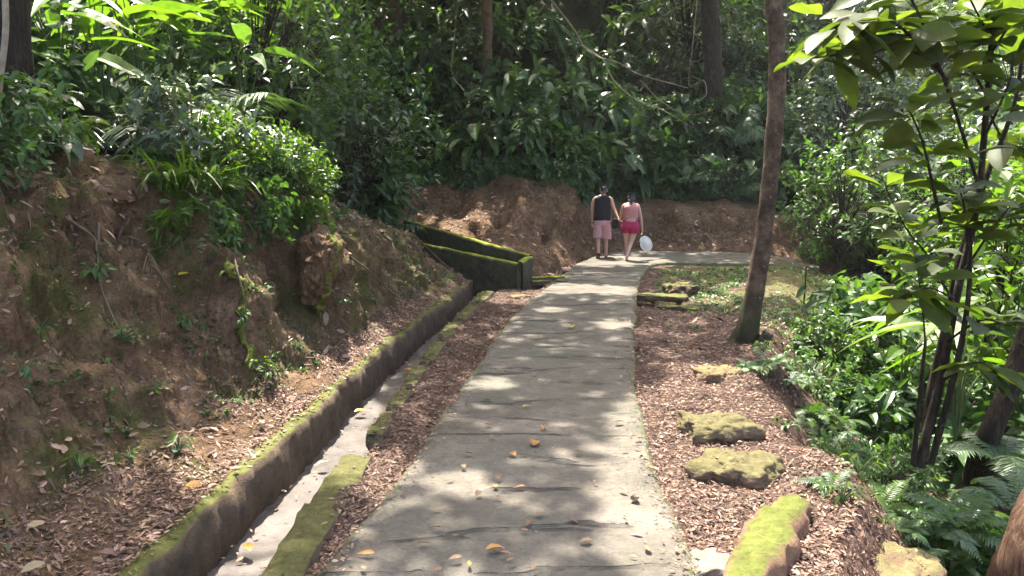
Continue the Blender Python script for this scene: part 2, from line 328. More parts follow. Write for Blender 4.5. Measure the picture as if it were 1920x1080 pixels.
# ------------------------------------------------------------------ swept hill sheets
class Sheet:
    def __init__(s, rows, nrow, ncols, smooth=6, csmooth=3):
        rows = np.asarray(rows, float); k, c, _ = rows.shape
        d = np.r_[0, np.cumsum(np.linalg.norm(np.diff(rows[:, min(2, c - 1)], axis=0), axis=1))]
        u = np.linspace(0, d[-1], nrow)
        A = np.stack([np.stack([np.interp(u, d, rows[:, j, a]) for a in range(3)], -1) for j in range(c)], 1)
        A = s.blur(A, smooth, 0)
        cols = []; tt = []
        for j in range(c - 1):
            f = np.arange(ncols[j]) / ncols[j]; cols.append(A[:, j:j+1] * (1 - f)[None, :, None] + A[:, j+1:j+2] * f[None, :, None]); tt.append(j + f)
        cols.append(A[:, -1:]); tt.append(np.array([c - 1.0]))
        s.P = s.blur(np.concatenate(cols, 1), csmooth, 1); s.t = np.concatenate(tt); s.u = u
    @staticmethod
    def blur(A, n, ax):
        for _ in range(n):
            B = A.copy(); sl = [slice(None)] * A.ndim; a, b, cc = list(sl), list(sl), list(sl)
            a[ax] = slice(0, -2); b[ax] = slice(2, None); cc[ax] = slice(1, -1)
            B[tuple(cc)] = .25 * A[tuple(a)] + .25 * A[tuple(b)] + .5 * A[tuple(cc)]; A = B
        return A
    def normals(s):
        du = np.gradient(s.P, axis=0); dv = np.gradient(s.P, axis=1); n = unit(np.cross(du, dv)); return n
    def pick(s, px, py, tol=14):
        X, Y, D = project(s.P); e = np.hypot(X - px, Y - py); e = np.where(D > .5, e, 1e9); ok = e < max(tol, e.min() + 1)
        D2 = np.where(ok, D, 1e9); i = np.unravel_index(np.argmin(D2), D2.shape); return i
    def build(s, name, mats, tint, split):
        mb = MB(); nr, nc = s.P.shape[:2]; j = int(np.argmin(np.abs(s.t - split))); tint = np.asarray(tint)
        mb.add(s.P[:, :j + 1], grid_quads(nr, j + 1), tint[:, :j + 1].ravel(), 0); mb.add(s.P[:, j:], grid_quads(nr, nc - j), tint[:, j:].ravel(), 1); return struct(name, mb.mesh(name, mats))

# left hill: from the top of the ditch wall over the leafy shoulder, up the cut face and on into the forest
rows = []
for (y, toe, rim, D_, E_) in [
        (-3, (-3.5, -3, .12), (-4.2, -3, 1.95), (-7.5, -3.5, 2.6), (-40, -8, 7)),
        (2.5, (-2.75, 2.8, .12), (-4.0, 2.9, 1.95), (-7, 3, 2.5), (-40, 4, 7)),
        (4.4, (-2.62, 4.6, .12), (-3.75, 4.9, 1.92), (-6.8, 5.6, 2.4), (-40, 10, 8)),
        (5.6, (-2.5, 5.9, .12), (-3.62, 6.3, 1.92), (-6.3, 7.6, 2.4), (-38, 16, 9)),
        (6.5, (-2.2, 6.8, .12), (-3.05, 7.4, 1.92), (-5.6, 9.4, 2.4), (-36, 22, 10)),
        (7.8, (-1.88, 8.4, .12), (-2.72, 8.7, 1.88), (-5.0, 11, 2.4), (-33, 28, 10.5)),
        (9.2, (-1.78, 9.6, .12), (-2.42, 9.9, 1.66), (-4.5, 12.5, 2.3), (-30, 32, 10.5)),
        (10.5, (-1.68, 11.0, .12), (-2.2, 11.3, 1.36), (-4.2, 13.8, 2.0), (-27, 35, 10.5)),
        (12.2, (-1.42, 12.6, .12), (-1.98, 13.1, 1.0), (-3.8, 15.2, 1.6), (-24, 38, 10.5)),
        (13.8, (-1.08, 14.2, .1), (-1.62, 14.7, .60), (-3.3, 16.2, 1.1), (-20, 40, 10.5)),
        (14.8, (-1.0, 15.0, .04), (-1.6, 15.6, .33), (-3.2, 16.9, .8), (-16, 42, 10.5))]:
    a = np.array([wl(y) - .1, y, .035]); toe, rim, D_, E_ = map(np.array, (toe, rim, D_, E_))
    toe = toe + np.array([.0, 0, .10]); rows.append([a - [0, 0, .5], a, a * .45 + toe * .55 + [0, 0, -.03], toe, toe * .58 + rim * .42 + np.array([.06, 0, -.06]), rim, rim * .72 + D_ * .28 + [0, 0, .12], D_, D_ * .72 + E_ * .28, E_])
HL = Sheet(rows, 560, [2, 18, 18, 50, 50, 20, 26, 20, 16], 8, 3)
# finer sampling where the camera looks: warp rows so most lie between y 3 and 15
nrm = HL.normals()
if nrm[200, 60, 0] < 0: nrm = -nrm
P0 = HL.P.copy(); face = np.interp(HL.t, [0, 1.0, 2.2, 3.0, 4.0, 5.0, 6.2, 9], [0, .15, .3, .7, 1, .9, .5, .6])[None, :]
dsp = .13 * fbm(P0 * np.array([1.5, 1.5, .45]), 4, 21) + .12 * fbm(P0 * np.array([3.4, 3.4, 1.1]), 4, 31) + .07 * fbm(P0 * np.array([7, 7, 3.5]), 4, 5) - .10 * np.abs(fbm(P0 * np.array([2.6, 2.6, .7]), 3, 9))
def bump_at(px, py, r_u, r_t, amp):
    i, j = HL.pick(px, py); c = P0[i, j]
    du = HL.u[:, None] - HL.u[i]; dt = HL.t[None, :] - HL.t[j]
    return amp * np.exp(-(du / r_u)**2 - (dt / r_t)**2)
dsp = dsp + bump_at(605, 470, .24, 1.0, .40) + bump_at(560, 545, .3, .6, -.34) + bump_at(540, 450, .25, .9, -.28) + bump_at(625, 610, .35, .3, -.3)
dsp = dsp + bump_at(462, 570, .16, 1.3, .24) + bump_at(395, 560, .3, .9, -.15) + bump_at(160, 560, .35, .9, -.42) + bump_at(225, 600, .22, .8, .15) + bump_at(60, 480, .3, .7, .15) + bump_at(330, 480, .25, .6, -.12)
HL.P = P0 + nrm * (dsp * face)[..., None]
tint = .5 + .08 * np.clip(dsp, -.4, .4) * 2 * face + .25 * np.interp(HL.t, [0, 2, 3, 3.6, 5, 6, 9], [-.6, -.5, .3, .1, -.15, .4, .2])[None, :] + .25 * fbm(P0 * np.array([2, 2, .6]), 3, 55)
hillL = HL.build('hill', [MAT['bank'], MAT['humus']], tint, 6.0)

# back hill: the cut earth bank behind the bend and the steep forested slope above it
brow = []
for (ft, rm, k) in [((-14, 24, 3.0), (-14, 25.5, 4.2), 1.0), ((-8, 21.2, 1.9), (-8, 22.8, 3.0), 1.0), ((-5, 19.6, 1.2), (-5, 21.2, 2.4), 1.0), ((-2.6, 17.9, .75), (-2.5, 20.4, 1.6), 1.0), ((-.9, 16.7, .45), (-.9, 19.8, 1.65), 1.0),
                    ((.25, 15.7, .25), (.3, 19.6, 1.8), 1.0), ((.85, 16.6, .02), (1.05, 20.0, 1.7), 1.0), ((1.2, 17.9, -.03), (1.5, 20.6, 1.45), 1.0), ((1.75, 19.3, -.03), (2.1, 21.5, 1.05), 1.0), ((2.7, 20.9, -.03), (3.1, 22.1, 1.0), 1.0),
                    ((4.2, 21.05, -.03), (4.3, 22.0, 1.0), 1.0), ((6.2, 20.7, -.1), (6.3, 21.9, .95), .95), ((9.5, 21.2, -.9), (9.5, 22.5, .4), .85), ((14, 22.6, -1.6), (14, 24.2, 0), .9), ((22, 26, -2.2), (22, 28, -.6), .9), ((40, 34, -2.5), (40, 38, -.5), .9)]:
    ft, rm = np.array(ft, float), np.array(rm, float)
    out = np.array([0.02 * rm[0], 1.0, 0]); out /= np.linalg.norm(out)
    brow.append([ft - [0, .25, .4], ft, ft * .5 + rm * .5 - [0, 0, .18], ft * .18 + rm * .82 - [0, .05, .2], rm, rm + out * 1.2 + [0, 0, .55 * k], rm + out * 6 + [0, 0, 4.6 * k], rm + out * 14 + [0, 0, 11 * k], rm + out * 45 + [0, 0, 20 * k]])
HB = Sheet(brow, 420, [3, 26, 26, 16, 16, 26, 24, 16], 5, 2)
nb = HB.normals()
if nb[200, 30, 1] > 0: nb = -nb
P0b = HB.P.copy(); fb = np.interp(HB.t, [0, 1, 2, 3, 4, 5, 8], [0, .25, .8, 1.1, .8, .6, 1])[None, :]
db = .17 * fbm(P0b * np.array([1.3, 1.0, .5]), 4, 44) + .08 * fbm(P0b * np.array([4, 3, 1.5]), 3, 54)
for (px_, py_, ru, rt, am) in [(932, 402, .13, .3, -.8), (885, 418, .25, .22, -.6), (1045, 430, .2, .35, -.55), (1000, 405, .25, .5, -.15), (965, 390, .2, .5, .22), (1075, 390, .2, .5, .2), (850, 390, .3, .5, -.15)]:
    i, j = HB.pick(px_, py_); db = db + am * np.exp(-((HB.u[:, None] - HB.u[i]) / ru)**2 - ((HB.t[None, :] - HB.t[j]) / rt)**2)
HB.P = P0b + nb * (db * fb)[..., None]
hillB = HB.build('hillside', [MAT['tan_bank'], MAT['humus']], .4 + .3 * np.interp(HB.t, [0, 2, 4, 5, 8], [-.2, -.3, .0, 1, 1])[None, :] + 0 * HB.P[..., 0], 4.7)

# ------------------------------------------------------------------ concrete path
def resample(pts, n):
    pts = np.asarray(pts, float); pts = spline(pts, 400); d = np.r_[0, np.cumsum(np.linalg.norm(np.diff(pts, axis=0), axis=1))]
    u = np.linspace(0, d[-1], n); return np.stack([np.interp(u, d, pts[:, a]) for a in range(pts.shape[1])], -1)
ys = np.linspace(1.5, 14.8, 330)
Lp = np.stack([pl(ys), ys], -1); Rp = np.stack([pr(ys), ys], -1)
Lp2 = resample([(.76, 14.84), (1.25, 16.9), (1.8, 18.9), (2.35, 20.2), (3.2, 20.95), (4.4, 20.75), (6.0, 20.35), (7.0, 20.35)], 200)
Rp2 = resample([(2.38, 14.84), (2.72, 16.3), (2.98, 17.3), (3.2, 17.85), (3.6, 18.15), (4.5, 18.05), (5.8, 17.95), (7.0, 18.1)], 200)
Lp = Sheet.blur(np.vstack([Lp, Lp2]), 12, 0); Rp = Sheet.blur(np.vstack([Rp, Rp2]), 12, 0)
nr = len(Lp); jl = fbm(np.stack([Lp[:, 0] * 0, Lp[:, 1] * 2.3, Lp[:, 0] * 0], -1), 4, 71); jr = fbm(np.stack([Rp[:, 0] * 0 + 9, Rp[:, 1] * 2.0, Rp[:, 0] * 0], -1), 4, 72)
dirv = unit(Rp - Lp); Lp = Lp + dirv * (.022 * jl)[:, None]; Rp = Rp + dirv * (.02 * jr)[:, None]
f = np.r_[np.linspace(0, .06, 4)[:-1], np.linspace(.06, .94, 34), np.linspace(.94, 1, 4)[1:]]
XY = Lp[:, None] * (1 - f)[None, :, None] + Rp[:, None] * f[None, :, None]
edge = np.minimum(f, 1 - f)[None, :]
pz = .065 + .012 * fbm(np.dstack([XY, XY[..., :1] * 0]) * 1.4, 4, 61) + .004 * fbm(np.dstack([XY, XY[..., :1] * 0]) * 9, 3, 62) - .03 * np.exp(-edge / .012)
pz = pz + np.where(XY[..., 0] > 5.8, -(XY[..., 0] - 5.8) * .1, 0)
top = np.dstack([XY, pz]); V = np.concatenate([top[:, :1] + [0, 0, -.25], top, top[:, -1:] + [0, 0, -.25]], 1)
tn = np.concatenate([np.ones((nr, 1)), np.exp(-edge / .05) + 0 * pz, np.ones((nr, 1))], 1)
mb = MB(); mb.add(V, grid_quads(nr, V.shape[1]), tn.ravel()); struct('path', mb.mesh('path', MAT['path']))

# ------------------------------------------------------------------ ditch floor, ditch wall, kerb stones
ys = np.linspace(1.2, 15.2, 260); f = np.linspace(0, 1, 14)
X = (wl(ys) - .04)[:, None] * (1 - f) + (kl(ys) + .14)[:, None] * f; Yg = np.repeat(ys[:, None], 14, 1)
Zg = -.30 + .012 * fbm(np.stack([X, Yg, X * 0], -1) * 3, 4, 81) - .03 * np.sin(f * math.pi)[None]
mb = MB(); mb.add(np.stack([X, Yg, Zg], -1), grid_quads(260, 14)); struct('ditch_floor', mb.mesh('ditch_floor', MAT['floor']))

prof = np.array([[.0, -.42], [.0, -.3], [-.005, -.18], [.0, -.08], [-.005, .0], [-.02, .045], [-.05, .06], [-.11, .062], [-.15, .05], [-.18, .02], [-.2, -.1], [-.2, -.42]])
ys = np.linspace(1.2, 14.95, 360); cx = wl(ys)
V = np.stack([cx[:, None] + prof[None, :, 0], np.repeat(ys[:, None], 12, 1), np.repeat(prof[None, :, 1], 360, 0)], -1)
n3 = fbm(V * 5, 4, 90) * .022 + fbm(V * 1.2, 2, 92) * .03
n3 = n3 + .012 * fbm(V * 14, 3, 95); V[..., 0] += n3 + .02 * fbm(V * np.array([9, 9, 5]), 4, 96); V[..., 2] += .02 * fbm(V * 4, 4, 93) + .012 * fbm(V * 11, 3, 97) * (V[..., 2] > -.1)
q = grid_quads(360, 12); caps = [[359 * 12 + k, 359 * 12 + k + 1, 359 * 12 + 10 - k, 359 * 12 + 11 - k] for k in range(5)]
mb = MB(); mb.add(V, np.vstack([q, np.array(caps)]))
ditchwall = link('ditch_wall', mb.mesh('ditch_wall', MAT['wall'])); tag(ditchwall, 'long low concrete ditch wall with moss along its top edge', 'retaining wall')

def rock_mesh(name, dims, seed, mat, rough=.22, cuts=5, boxy=.55, freq=2.2, fine=.02):
    bm = bmesh.new(); bmesh.ops.create_icosphere(bm, subdivisions=cuts, radius=1.0)
    P = np.array([v.co[:] for v in bm.verts]); m = np.abs(P).max(1, keepdims=True); P = P * (1 - boxy) + (P / m) * boxy * .82
    D_ = np.asarray(dims); gm_ = np.prod(D_)**(1 / 3); d = fbm(P * freq * D_ / gm_, 5, seed); P = P * (1 + rough * d)[:, None] * D_ * .5; P = P + fine * gm_**.5 * np.stack([fbm(P * 9 + q_, 4, seed + q_) for q_ in (3, 7, 11)], -1)
    for v, p in zip(bm.verts, P): v.co = p
    me = bpy.data.meshes.new(name); bm.to_mesh(me); bm.free()
    for p in me.polygons: p.use_smooth = True
    me.materials.append(mat); return me
def rock(name, loc, dims, seed, mat, label, cat='rock', rot=0., tilt=(0, 0), group=None, **k):
    o = link(name, rock_mesh(name, dims, seed, mat, **k), loc=loc); o.rotation_euler = (tilt[0], tilt[1], rot); return tag(o, label, cat, group)

KG = 'mossy kerb stones along the ditch'
for k, (y0, y1, lab) in enumerate([
        (3.0, 5.72, 'longest moss covered kerb stone beside the near end of the ditch'),
        (5.95, 6.62, 'dark mossy kerb stone just beyond the longest kerb stone'),
        (6.72, 7.32, 'olive mossy kerb stone, second beyond the longest one'),
        (7.42, 8.25, 'sunlit yellowish kerb stone halfway along the ditch'),
        (8.4, 9.6, 'brown kerb stone with leaves beside it, past the sunlit yellowish kerb stone'),
        (9.75, 10.9, 'ochre mossy kerb stone beside the narrow far part of the ditch'),
        (11.05, 12.3, 'pale ochre kerb stone, second from the dark culvert mouth'),
        (12.5, 13.9, 'small yellow mossy kerb stone nearest the dark culvert mouth')]):
    ym = (y0 + y1) / 2; xm = (kl(ym) + kr(ym)) / 2 - .04; wd = (kr(ym) - kl(ym)) * (.92 if k == 0 else .68); dx = (kl(y1) + kr(y1) - kl(y0) - kr(y0)) / 2
    rock('kerb_stone', (xm, ym, -.12), (wd * 1.2, (y1 - y0) * 1.12, .34), 100 + k, MAT['kerb'], lab, 'kerb stone', rot=-math.atan2(dx, y1 - y0), group=KG, boxy=.78, rough=.10, freq=3.0, cuts=6, fine=.012)

# ------------------------------------------------------------------ open drain channel joining the ditch
def slab(p0, p1, z0a, z0b, z1a, z1b, th, n=60, m=10, seed=0, amp=.02):
    p0, p1 = np.array(p0, float), np.array(p1, float); d = unit(p1 - p0); nn = np.array([-d[1], d[0]]); t = np.linspace(0, 1, n)
    ring = [(0, 0)] ; V = []
    pr_ = [(-.5, 0), (-.5, .33), (-.5, .66), (-.5, .93), (-.38, 1), (0, 1.01), (.38, 1), (.5, .93), (.5, .5), (.5, 0)]
    for a, b in pr_:
        q = p0 + (p1 - p0) * t[:, None] + nn * a * th; z = (z0a + (z0b - z0a) * t) * (1 - b) + (z1a + (z1b - z1a) * t) * b
        V.append(np.column_stack([q, z]))
    V = np.stack(V, 1); V = V + fbm(V * 4, 4, seed)[..., None] * amp * np.array([nn[0], nn[1], .8])
    k = len(pr_); q = grid_quads(n, k); caps = []
    for r in (0, n - 1): caps += [[r * k + j, r * k + j + 1, r * k + k - 2 - j, r * k + k - 1 - j] for j in range(k // 2 - 1 + (k % 2))]
    return V, np.vstack([q, np.array(caps)])
F0, F1, B0, B1 = (.13, 14.55), (-2.45, 16.35), (.34, 15.22), (-2.3, 17.35)
ch = thing('drain_channel', 'moss topped concrete drain channel running down from the forest to the ditch', 'drain channel', (0, 15, 0))
def part(name, geo, mat, parent):
    V, Q = geo; mb = MB(); mb.add(V - np.array(parent.location), Q); return link(name, mb.mesh(name, mat), parent)
part('front_wall', slab(F0, F1, -.5, 0, .42, .76, .13, seed=5), MAT['chan'], ch)
part('back_wall', slab(B0, B1, -.3, .2, .50, 1.06, .13, seed=6), MAT['chan'], ch)
part('end_wall', slab((.12, 14.64), (.33, 15.14), -.5, -.3, .44, .49, .16, n=20, seed=7), MAT['chan'], ch)
part('floor', slab((.2, 14.9), (-2.4, 16.85), -.3, 0, -.12, .3, .52, seed=8), MAT['chan'], ch)
cul = thing('culvert', 'low concrete culvert lintel over a dark hole beside the path', 'culvert', (.6, 14.8, 0))
part('lintel', slab((.36, 14.62), (1.0, 14.72), .02, .02, .10, .09, .2, n=20, seed=9), MAT['wall'], cul)
part('back_panel', slab((.3, 15.1), (1.0, 15.2), -.5, -.5, .1, .1, .12, n=20, seed=9), MAT['chan'], cul)
rock('stone_slab', (2.48, 13.0, .02), (1.0, .42, .12), 141, MAT['wall'], 'flat mossy slab roofing the dark culvert outlet beside the path', 'stone slab', rot=-.2, boxy=.75, rough=.12)
rock('stone_slab', (2.55, 12.0, -.03), (.8, .3, .18), 142, MAT['wall'], 'lower mossy slab in front of the dark culvert outlet', 'stone slab', rot=-.5, boxy=.75, rough=.14)
rock('rock', at(1275, 552) + [0, 0, .02], (.5, .6, .38), 143, MAT['wall'], 'dark mossy boulder on the grassy verge beyond the culvert outlet', rot=.4)
rock('rock', at(975, 556) + [0, 0, -.02], (.42, .28, .1), 144, MAT['tanrock'], 'pale flat stone lying before the drain channel end', rot=.4)

# ------------------------------------------------------------------ stones on the sunny verge
rock('rock', at(1345, 812) + [0, 0, .03], (.62, .5, .2), 201, MAT['rock'], 'olive moss covered stone, farther of the two big stones on the sunny verge', rot=.15, rough=.2, boxy=.6)
rock('rock', at(1382, 885) + [0, 0, .02], (.62, .55, .17), 202, MAT['rock'], 'flat cracked mossy stone, nearer of the two big stones on the sunny verge', rot=-.5, rough=.22, boxy=.6)
rock('rock', at(1345, 702) + [0, 0, -.03], (.5, .42, .2), 203, MAT['tanrock'], 'sunlit tan stone half buried in litter near the leaning tree', rot=.3)
rock('rock', at(1290, 1068) + [0, 0, -.02], (.55, .32, .17), 204, MAT['greyrock'], 'grey flat stone touching the near right corner of the path', rot=.2, boxy=.6, rough=.14)
V, Q = slab((.92, 3.2), (1.66, 4.56), -.5, -.7, .17, .13, .25, n=60, seed=12, amp=.05); V = V + .02 * fbm(V * 12, 3, 14)[..., None]
mb = MB(); mb.add(V, Q); tag(link('stone_block', mb.mesh('stone_block', MAT['block'])), 'long stone block with bright green moss on its sunlit top', 'stone block')
rock('rock', (1.72, 3.72, -.26), (.55, .75, .40), 206, MAT['tanrock'], 'smooth tan rock beside the dark side of the bright mossy block', rot=.4, rough=.18)
rock('rock', (2.2, 4.3, -.33), (.5, .5, .42), 207, MAT['tanrock'], 'upright tan rock between the smooth tan rock and the fibrous trunk', rot=1.0)
rock('rock', (2.4, 3.9, -.33), (.5, .4, .3), 208, MAT['tanrock'], 'low tan rock at the foot of the fibrous trunk', rot=.2)
rock('rock', at(1570, 1030, -.05), (.09, .07, .06), 209, plain('white_stone', (.7, .68, .66), .6), 'small bright white stone beside the mossy block', 'stone')

o = link('earth_lump', rock_mesh('earth_lump', (.46, .8, 1.0), 321, MAT['bank'], rough=.22, cuts=6, boxy=.1, freq=1.9)); ij = HL.pick(592, 500); o.location = HL.P[ij] + nrm[ij] * .10 + np.array([0, 0, .02]); o.rotation_euler = (rad(-14), rad(10), rad(10)); tag(o, 'overhanging lump of dark earth jutting from the bank, moss along its rim', 'earth lump')
bpy.context.view_layer.update(); lv = np.array([(o.matrix_world @ v_.co)[:] for v_ in o.data.vertices]); LX, LY, LD = project(lv)
rim = []                                # the rim of the lump toward the path, from top to bottom
for zz in np.linspace(lv[:, 2].max() - .08, lv[:, 2].min() + .02, 16):
    sel = lv[np.abs(lv[:, 2] - zz) < .03]; rim.append(sel[np.argmax(sel[:, 0] - .35 * sel[:, 1])])
def moss_strip(pts, r0, seed):
    P = spline(pts, 90); P = P + .028 * fbm(P * 7, 3, seed)[:, None]; V, Q = tube(P, r0 * (.35 + .9 * np.abs(fbm(P * 6, 3, seed + 1)) + .3), 8, .8, seed); mb = MB(); mb.add(V + .014 * fbm(V * 25, 3, seed)[..., None], Q); return mb.mesh('moss', MAT['moss'])
MAT['moss'] = plain('bright_moss', (.12, .125, .03), .95, 22, .75, .9, .02, .1)
ctr = np.array(o.location); rim = [ctr + (p_ - ctr) * np.array([.93, .93, 1]) for p_ in rim]
ms = link('moss', moss_strip(rim, .034, 5)); ms.parent = o; ms.matrix_parent_inverse = o.matrix_world.inverted()
tag(link('moss', moss_strip([HL.P[HL.pick(*q)] - nrm[HL.pick(*q)] * .012 for q in ((438, 425), (446, 480), (455, 545), (466, 610), (474, 680))], .032, 6)), 'thin streak of yellow moss running down the rib of the bank', 'moss')

# ------------------------------------------------------------------ plant builders (each returns meshes in local coordinates, base at the origin)
def rdir(n, up=0.0):
    v = rng.normal(size=(n, 3)); v[:, 2] = v[:, 2] + up; return unit(v)
def shrub_parts(Rx, H, ncl, nl, L, W, prof='ovate', bend=.35, seed=0, base=.15, wide=.3, nseg=3):
    """twigs and leaf sprays filling an uneven volume"""
    lf, st = MB(), MB(); k = 0; cs = []
    while len(cs) < ncl:
        p = rng.uniform(-1, 1, 3)
        if (p**2).sum() > 1: continue
        lump = 1 + .35 * fbm(unit(p)[None] * 1.7, 2, seed)[0]
        if np.linalg.norm(p) < .35 or (p**2).sum() > lump: continue
        cs.append([p[0] * Rx, p[1] * Rx, base * H + (p[2] * .5 + .5) * H * (1 - base)])
    for c in cs:
        c = np.array(c); out = unit(c - np.array([0, 0, H * .35])); tint0 = .15 + .55 * rng.random()
        b = np.array([c[0] * .45, c[1] * .45, c[2] * .72]); pts = spline([[c[0] * .06, c[1] * .06, c[2] * .45], b, c], 6)
        st.add(*tube(pts, np.linspace(.010, .003, 6) * H**.5, 3))
        r = wide * Rx; n = nl; a = rng.random(n)
        tw = unit(out + rng.normal(size=3) * .5); P = c + tw * (a[:, None] - .5) * r * 1.6 + rng.normal(size=(n, 3)) * r * .22
        D = unit(out[None] * .5 + rdir(n) * .9 + np.array([0, 0, .05])); N = unit(np.array([0, 0, 1.0]) + rng.normal(size=(n, 3)) * .45 + out * .5)
        leaves(lf, P, D, N, L * rng.uniform(.6, 1.2, n), W * rng.uniform(.7, 1.2, n), bend * rng.uniform(.3, 1.4, n), .14, np.clip(tint0 + rng.normal(size=n) * .14, 0, 1), nseg, prof)
    st.add(*tube(spline([[0, 0, -.1], [.04 * H * .3, 0, H * .4], [-.02, .03, H * .85]], 8), np.linspace(.022, .006, 8) * H**.6, 5, .1)); return lf, st
def frond(mb, base, d, L, droop, npair, lL, lW, tint, up=np.array([0, 0, 1.0]), start=.2, sweep=.45, mat=0, stem=None, stem_r=.008, ldroop=.3, taper=1.0):
    d = unit(d); t = np.linspace(0, 1, 14); pts = base + d * L * t[:, None] + np.array([0, 0, -1.0]) * (droop * L * t**2.0)[:, None]
    if stem is not None: stem.add(*tube(pts, np.linspace(stem_r, stem_r * .25, 14), 3))
    tt = np.linspace(start, .995, npair); P = np.stack([np.interp(tt, t, pts[:, a]) for a in range(3)], -1)
    T = unit(np.stack([np.gradient(np.interp(tt, t, pts[:, a])) for a in range(3)], -1)); S = unit(np.cross(T, up)); N = np.cross(S, T)
    x = (tt - start) / (1 - start); ln = lL * (np.sin(math.pi * np.clip(.12 + .86 * x, 0, 1)) ** taper) * rng.uniform(.85, 1.1, npair) + lL * .05
    for sg in (-1, 1):
        D = unit(S * sg + T * sweep + rng.normal(size=(npair, 3)) * .07 + N * .05)
        leaves(mb, P, D, N, ln, lW * (.5 + .5 * ln / lL), ldroop, .1, np.clip(tint + rng.normal(size=npair) * .06, 0, 1), 3, 'lance', mat)
def fern_parts(nf, L, lL, lW, droop=.55, up=1.0, npair=22):
    lf, st = MB(), MB()
    for k in range(nf):
        a = k * 2.399 + rng.normal() * .3; e = up * rng.uniform(.6, 1.5); d = np.array([math.cos(a), math.sin(a), e])
        frond(lf, np.zeros(3), d, L * rng.uniform(.65, 1.15), droop * rng.uniform(.7, 1.4), npair, lL, lW, rng.uniform(.1, .8), stem=st, stem_r=.006, start=.12)
    return lf, st
def palm_parts(nf, L, lL, lW, droop=.6, up=1.2, npair=26, petiole=.25):
    lf, st = MB(), MB(); 
    for k in range(nf):
        a = k * 2.399 + rng.normal() * .25; e = up * rng.uniform(.35, 1.5); d = np.array([math.cos(a), math.sin(a), e])
        frond(lf, np.array([0, 0, .05]), d, L * rng.uniform(.75, 1.1), droop * rng.uniform(.7, 1.3), npair, lL, lW, rng.uniform(.15, .75), stem=st, stem_r=.014, start=petiole, ldroop=.45, taper=.6)
    return lf, st
def rosette_parts(n, L, W, droop=.5, up=1.1, prof='strap', tint=(.3, .8), wave=.03):
    lf, st = MB(), MB(); a = np.arange(n) * 2.399 + rng.normal(size=n) * .2; e = up * rng.uniform(.35, 1.7, n)
    D = np.stack([np.cos(a), np.sin(a), e], -1); S = np.stack([np.cos(a) * .04, np.sin(a) * .04, 0 * a], -1)
    leaves(lf, S, D, np.array([0, 0, 1.0]) - .3 * unit(D), L * rng.uniform(.7, 1.1, n), W * rng.uniform(.8, 1.15, n), droop * rng.uniform(.6, 1.4, n), .2, rng.uniform(*tint, n), 8, prof, wave=wave)
    st.add(*tube([[0, 0, -.08], [0, 0, .0], [0, 0, .08]], [.05, .06, .03], 6)); return lf, st
def bigleaf_parts(n, H, L, W, prof='heart', spread=.5, tint=(.2, .8), hang=.5, wave=.02):
    """long petioles each carrying one large blade"""
    lf, st = MB(), MB()
    for k in range(n):
        a = k * 2.399 + rng.normal() * .4; r = spread * rng.uniform(.4, 1.2); h = H * rng.uniform(.55, 1.1); o = np.array([math.cos(a), math.sin(a), 0])
        e = o * r + np.array([0, 0, h]); pts = spline([[0, 0, 0], o * r * .35 + np.array([0, 0, h * .65]), e], 8); st.add(*tube(pts, np.linspace(.013, .007, 8), 4))
        d = unit(o + np.array([0, 0, rng.uniform(-.9, .25) * hang * 1.6]) + rng.normal(size=3) * .15); nn = unit(np.array([0, 0, 1.0]) + o * .6 + rng.normal(size=3) * .25)
        leaves(lf, e[None], d[None], nn, L * rng.uniform(.7, 1.15), W * rng.uniform(.75, 1.15), .35 * rng.uniform(.4, 1.3), .16, rng.uniform(*tint), 8, prof, wave=wave)
    return lf, st
def grass_parts(n, L, W, droop=.7, spread=.12):
    lf = MB(); a = rng.random(n) * 6.283; e = rng.uniform(.6, 2.4, n); D = np.stack([np.cos(a), np.sin(a), e], -1)
    S = np.stack([np.cos(a), np.sin(a), 0 * a], -1) * (spread * rng.random(n))[:, None]
    leaves(lf, S, D, np.array([0, 0, 1.0]) - .2 * unit(D), L * rng.uniform(.5, 1.15, n), W, droop * rng.uniform(.5, 1.4, n), .2, rng.uniform(.2, .9, n), 6, 'strap'); return lf
def curtain_parts(n, H, spread, L, W):
    """creeper strands that hang down over an edge"""
    lf, st = MB(), MB()
    for k in range(n):
        x = rng.uniform(-spread, spread); y = rng.uniform(-.25, .1); h = H * rng.uniform(.35, 1.05)
        p = spline([[x, y + .15, .1], [x + rng.normal() * .06, y - .05, .05 - h * .15], [x + rng.normal() * .1, y - .1, -h * .6], [x + rng.normal() * .1, y - .05, -h]], 12); st.add(*tube(p, .004, 3))
        m = int(26 * h / H) + 6; q = p[rng.integers(0, 12, m)] + rng.normal(size=(m, 3)) * .05
        D = unit(rng.normal(size=(m, 3)) * .7 + np.array([0, -.5, -.35])); N = unit(np.array([0, -.6, .8]) + rng.normal(size=(m, 3)) * .4)
        leaves(lf, q, D, N, L * rng.uniform(.6, 1.2, m), W * rng.uniform(.7, 1.2, m), .25, .14, np.clip(rng.uniform(.2, .7) + rng.normal(size=m) * .15, 0, 1))
    return lf, st
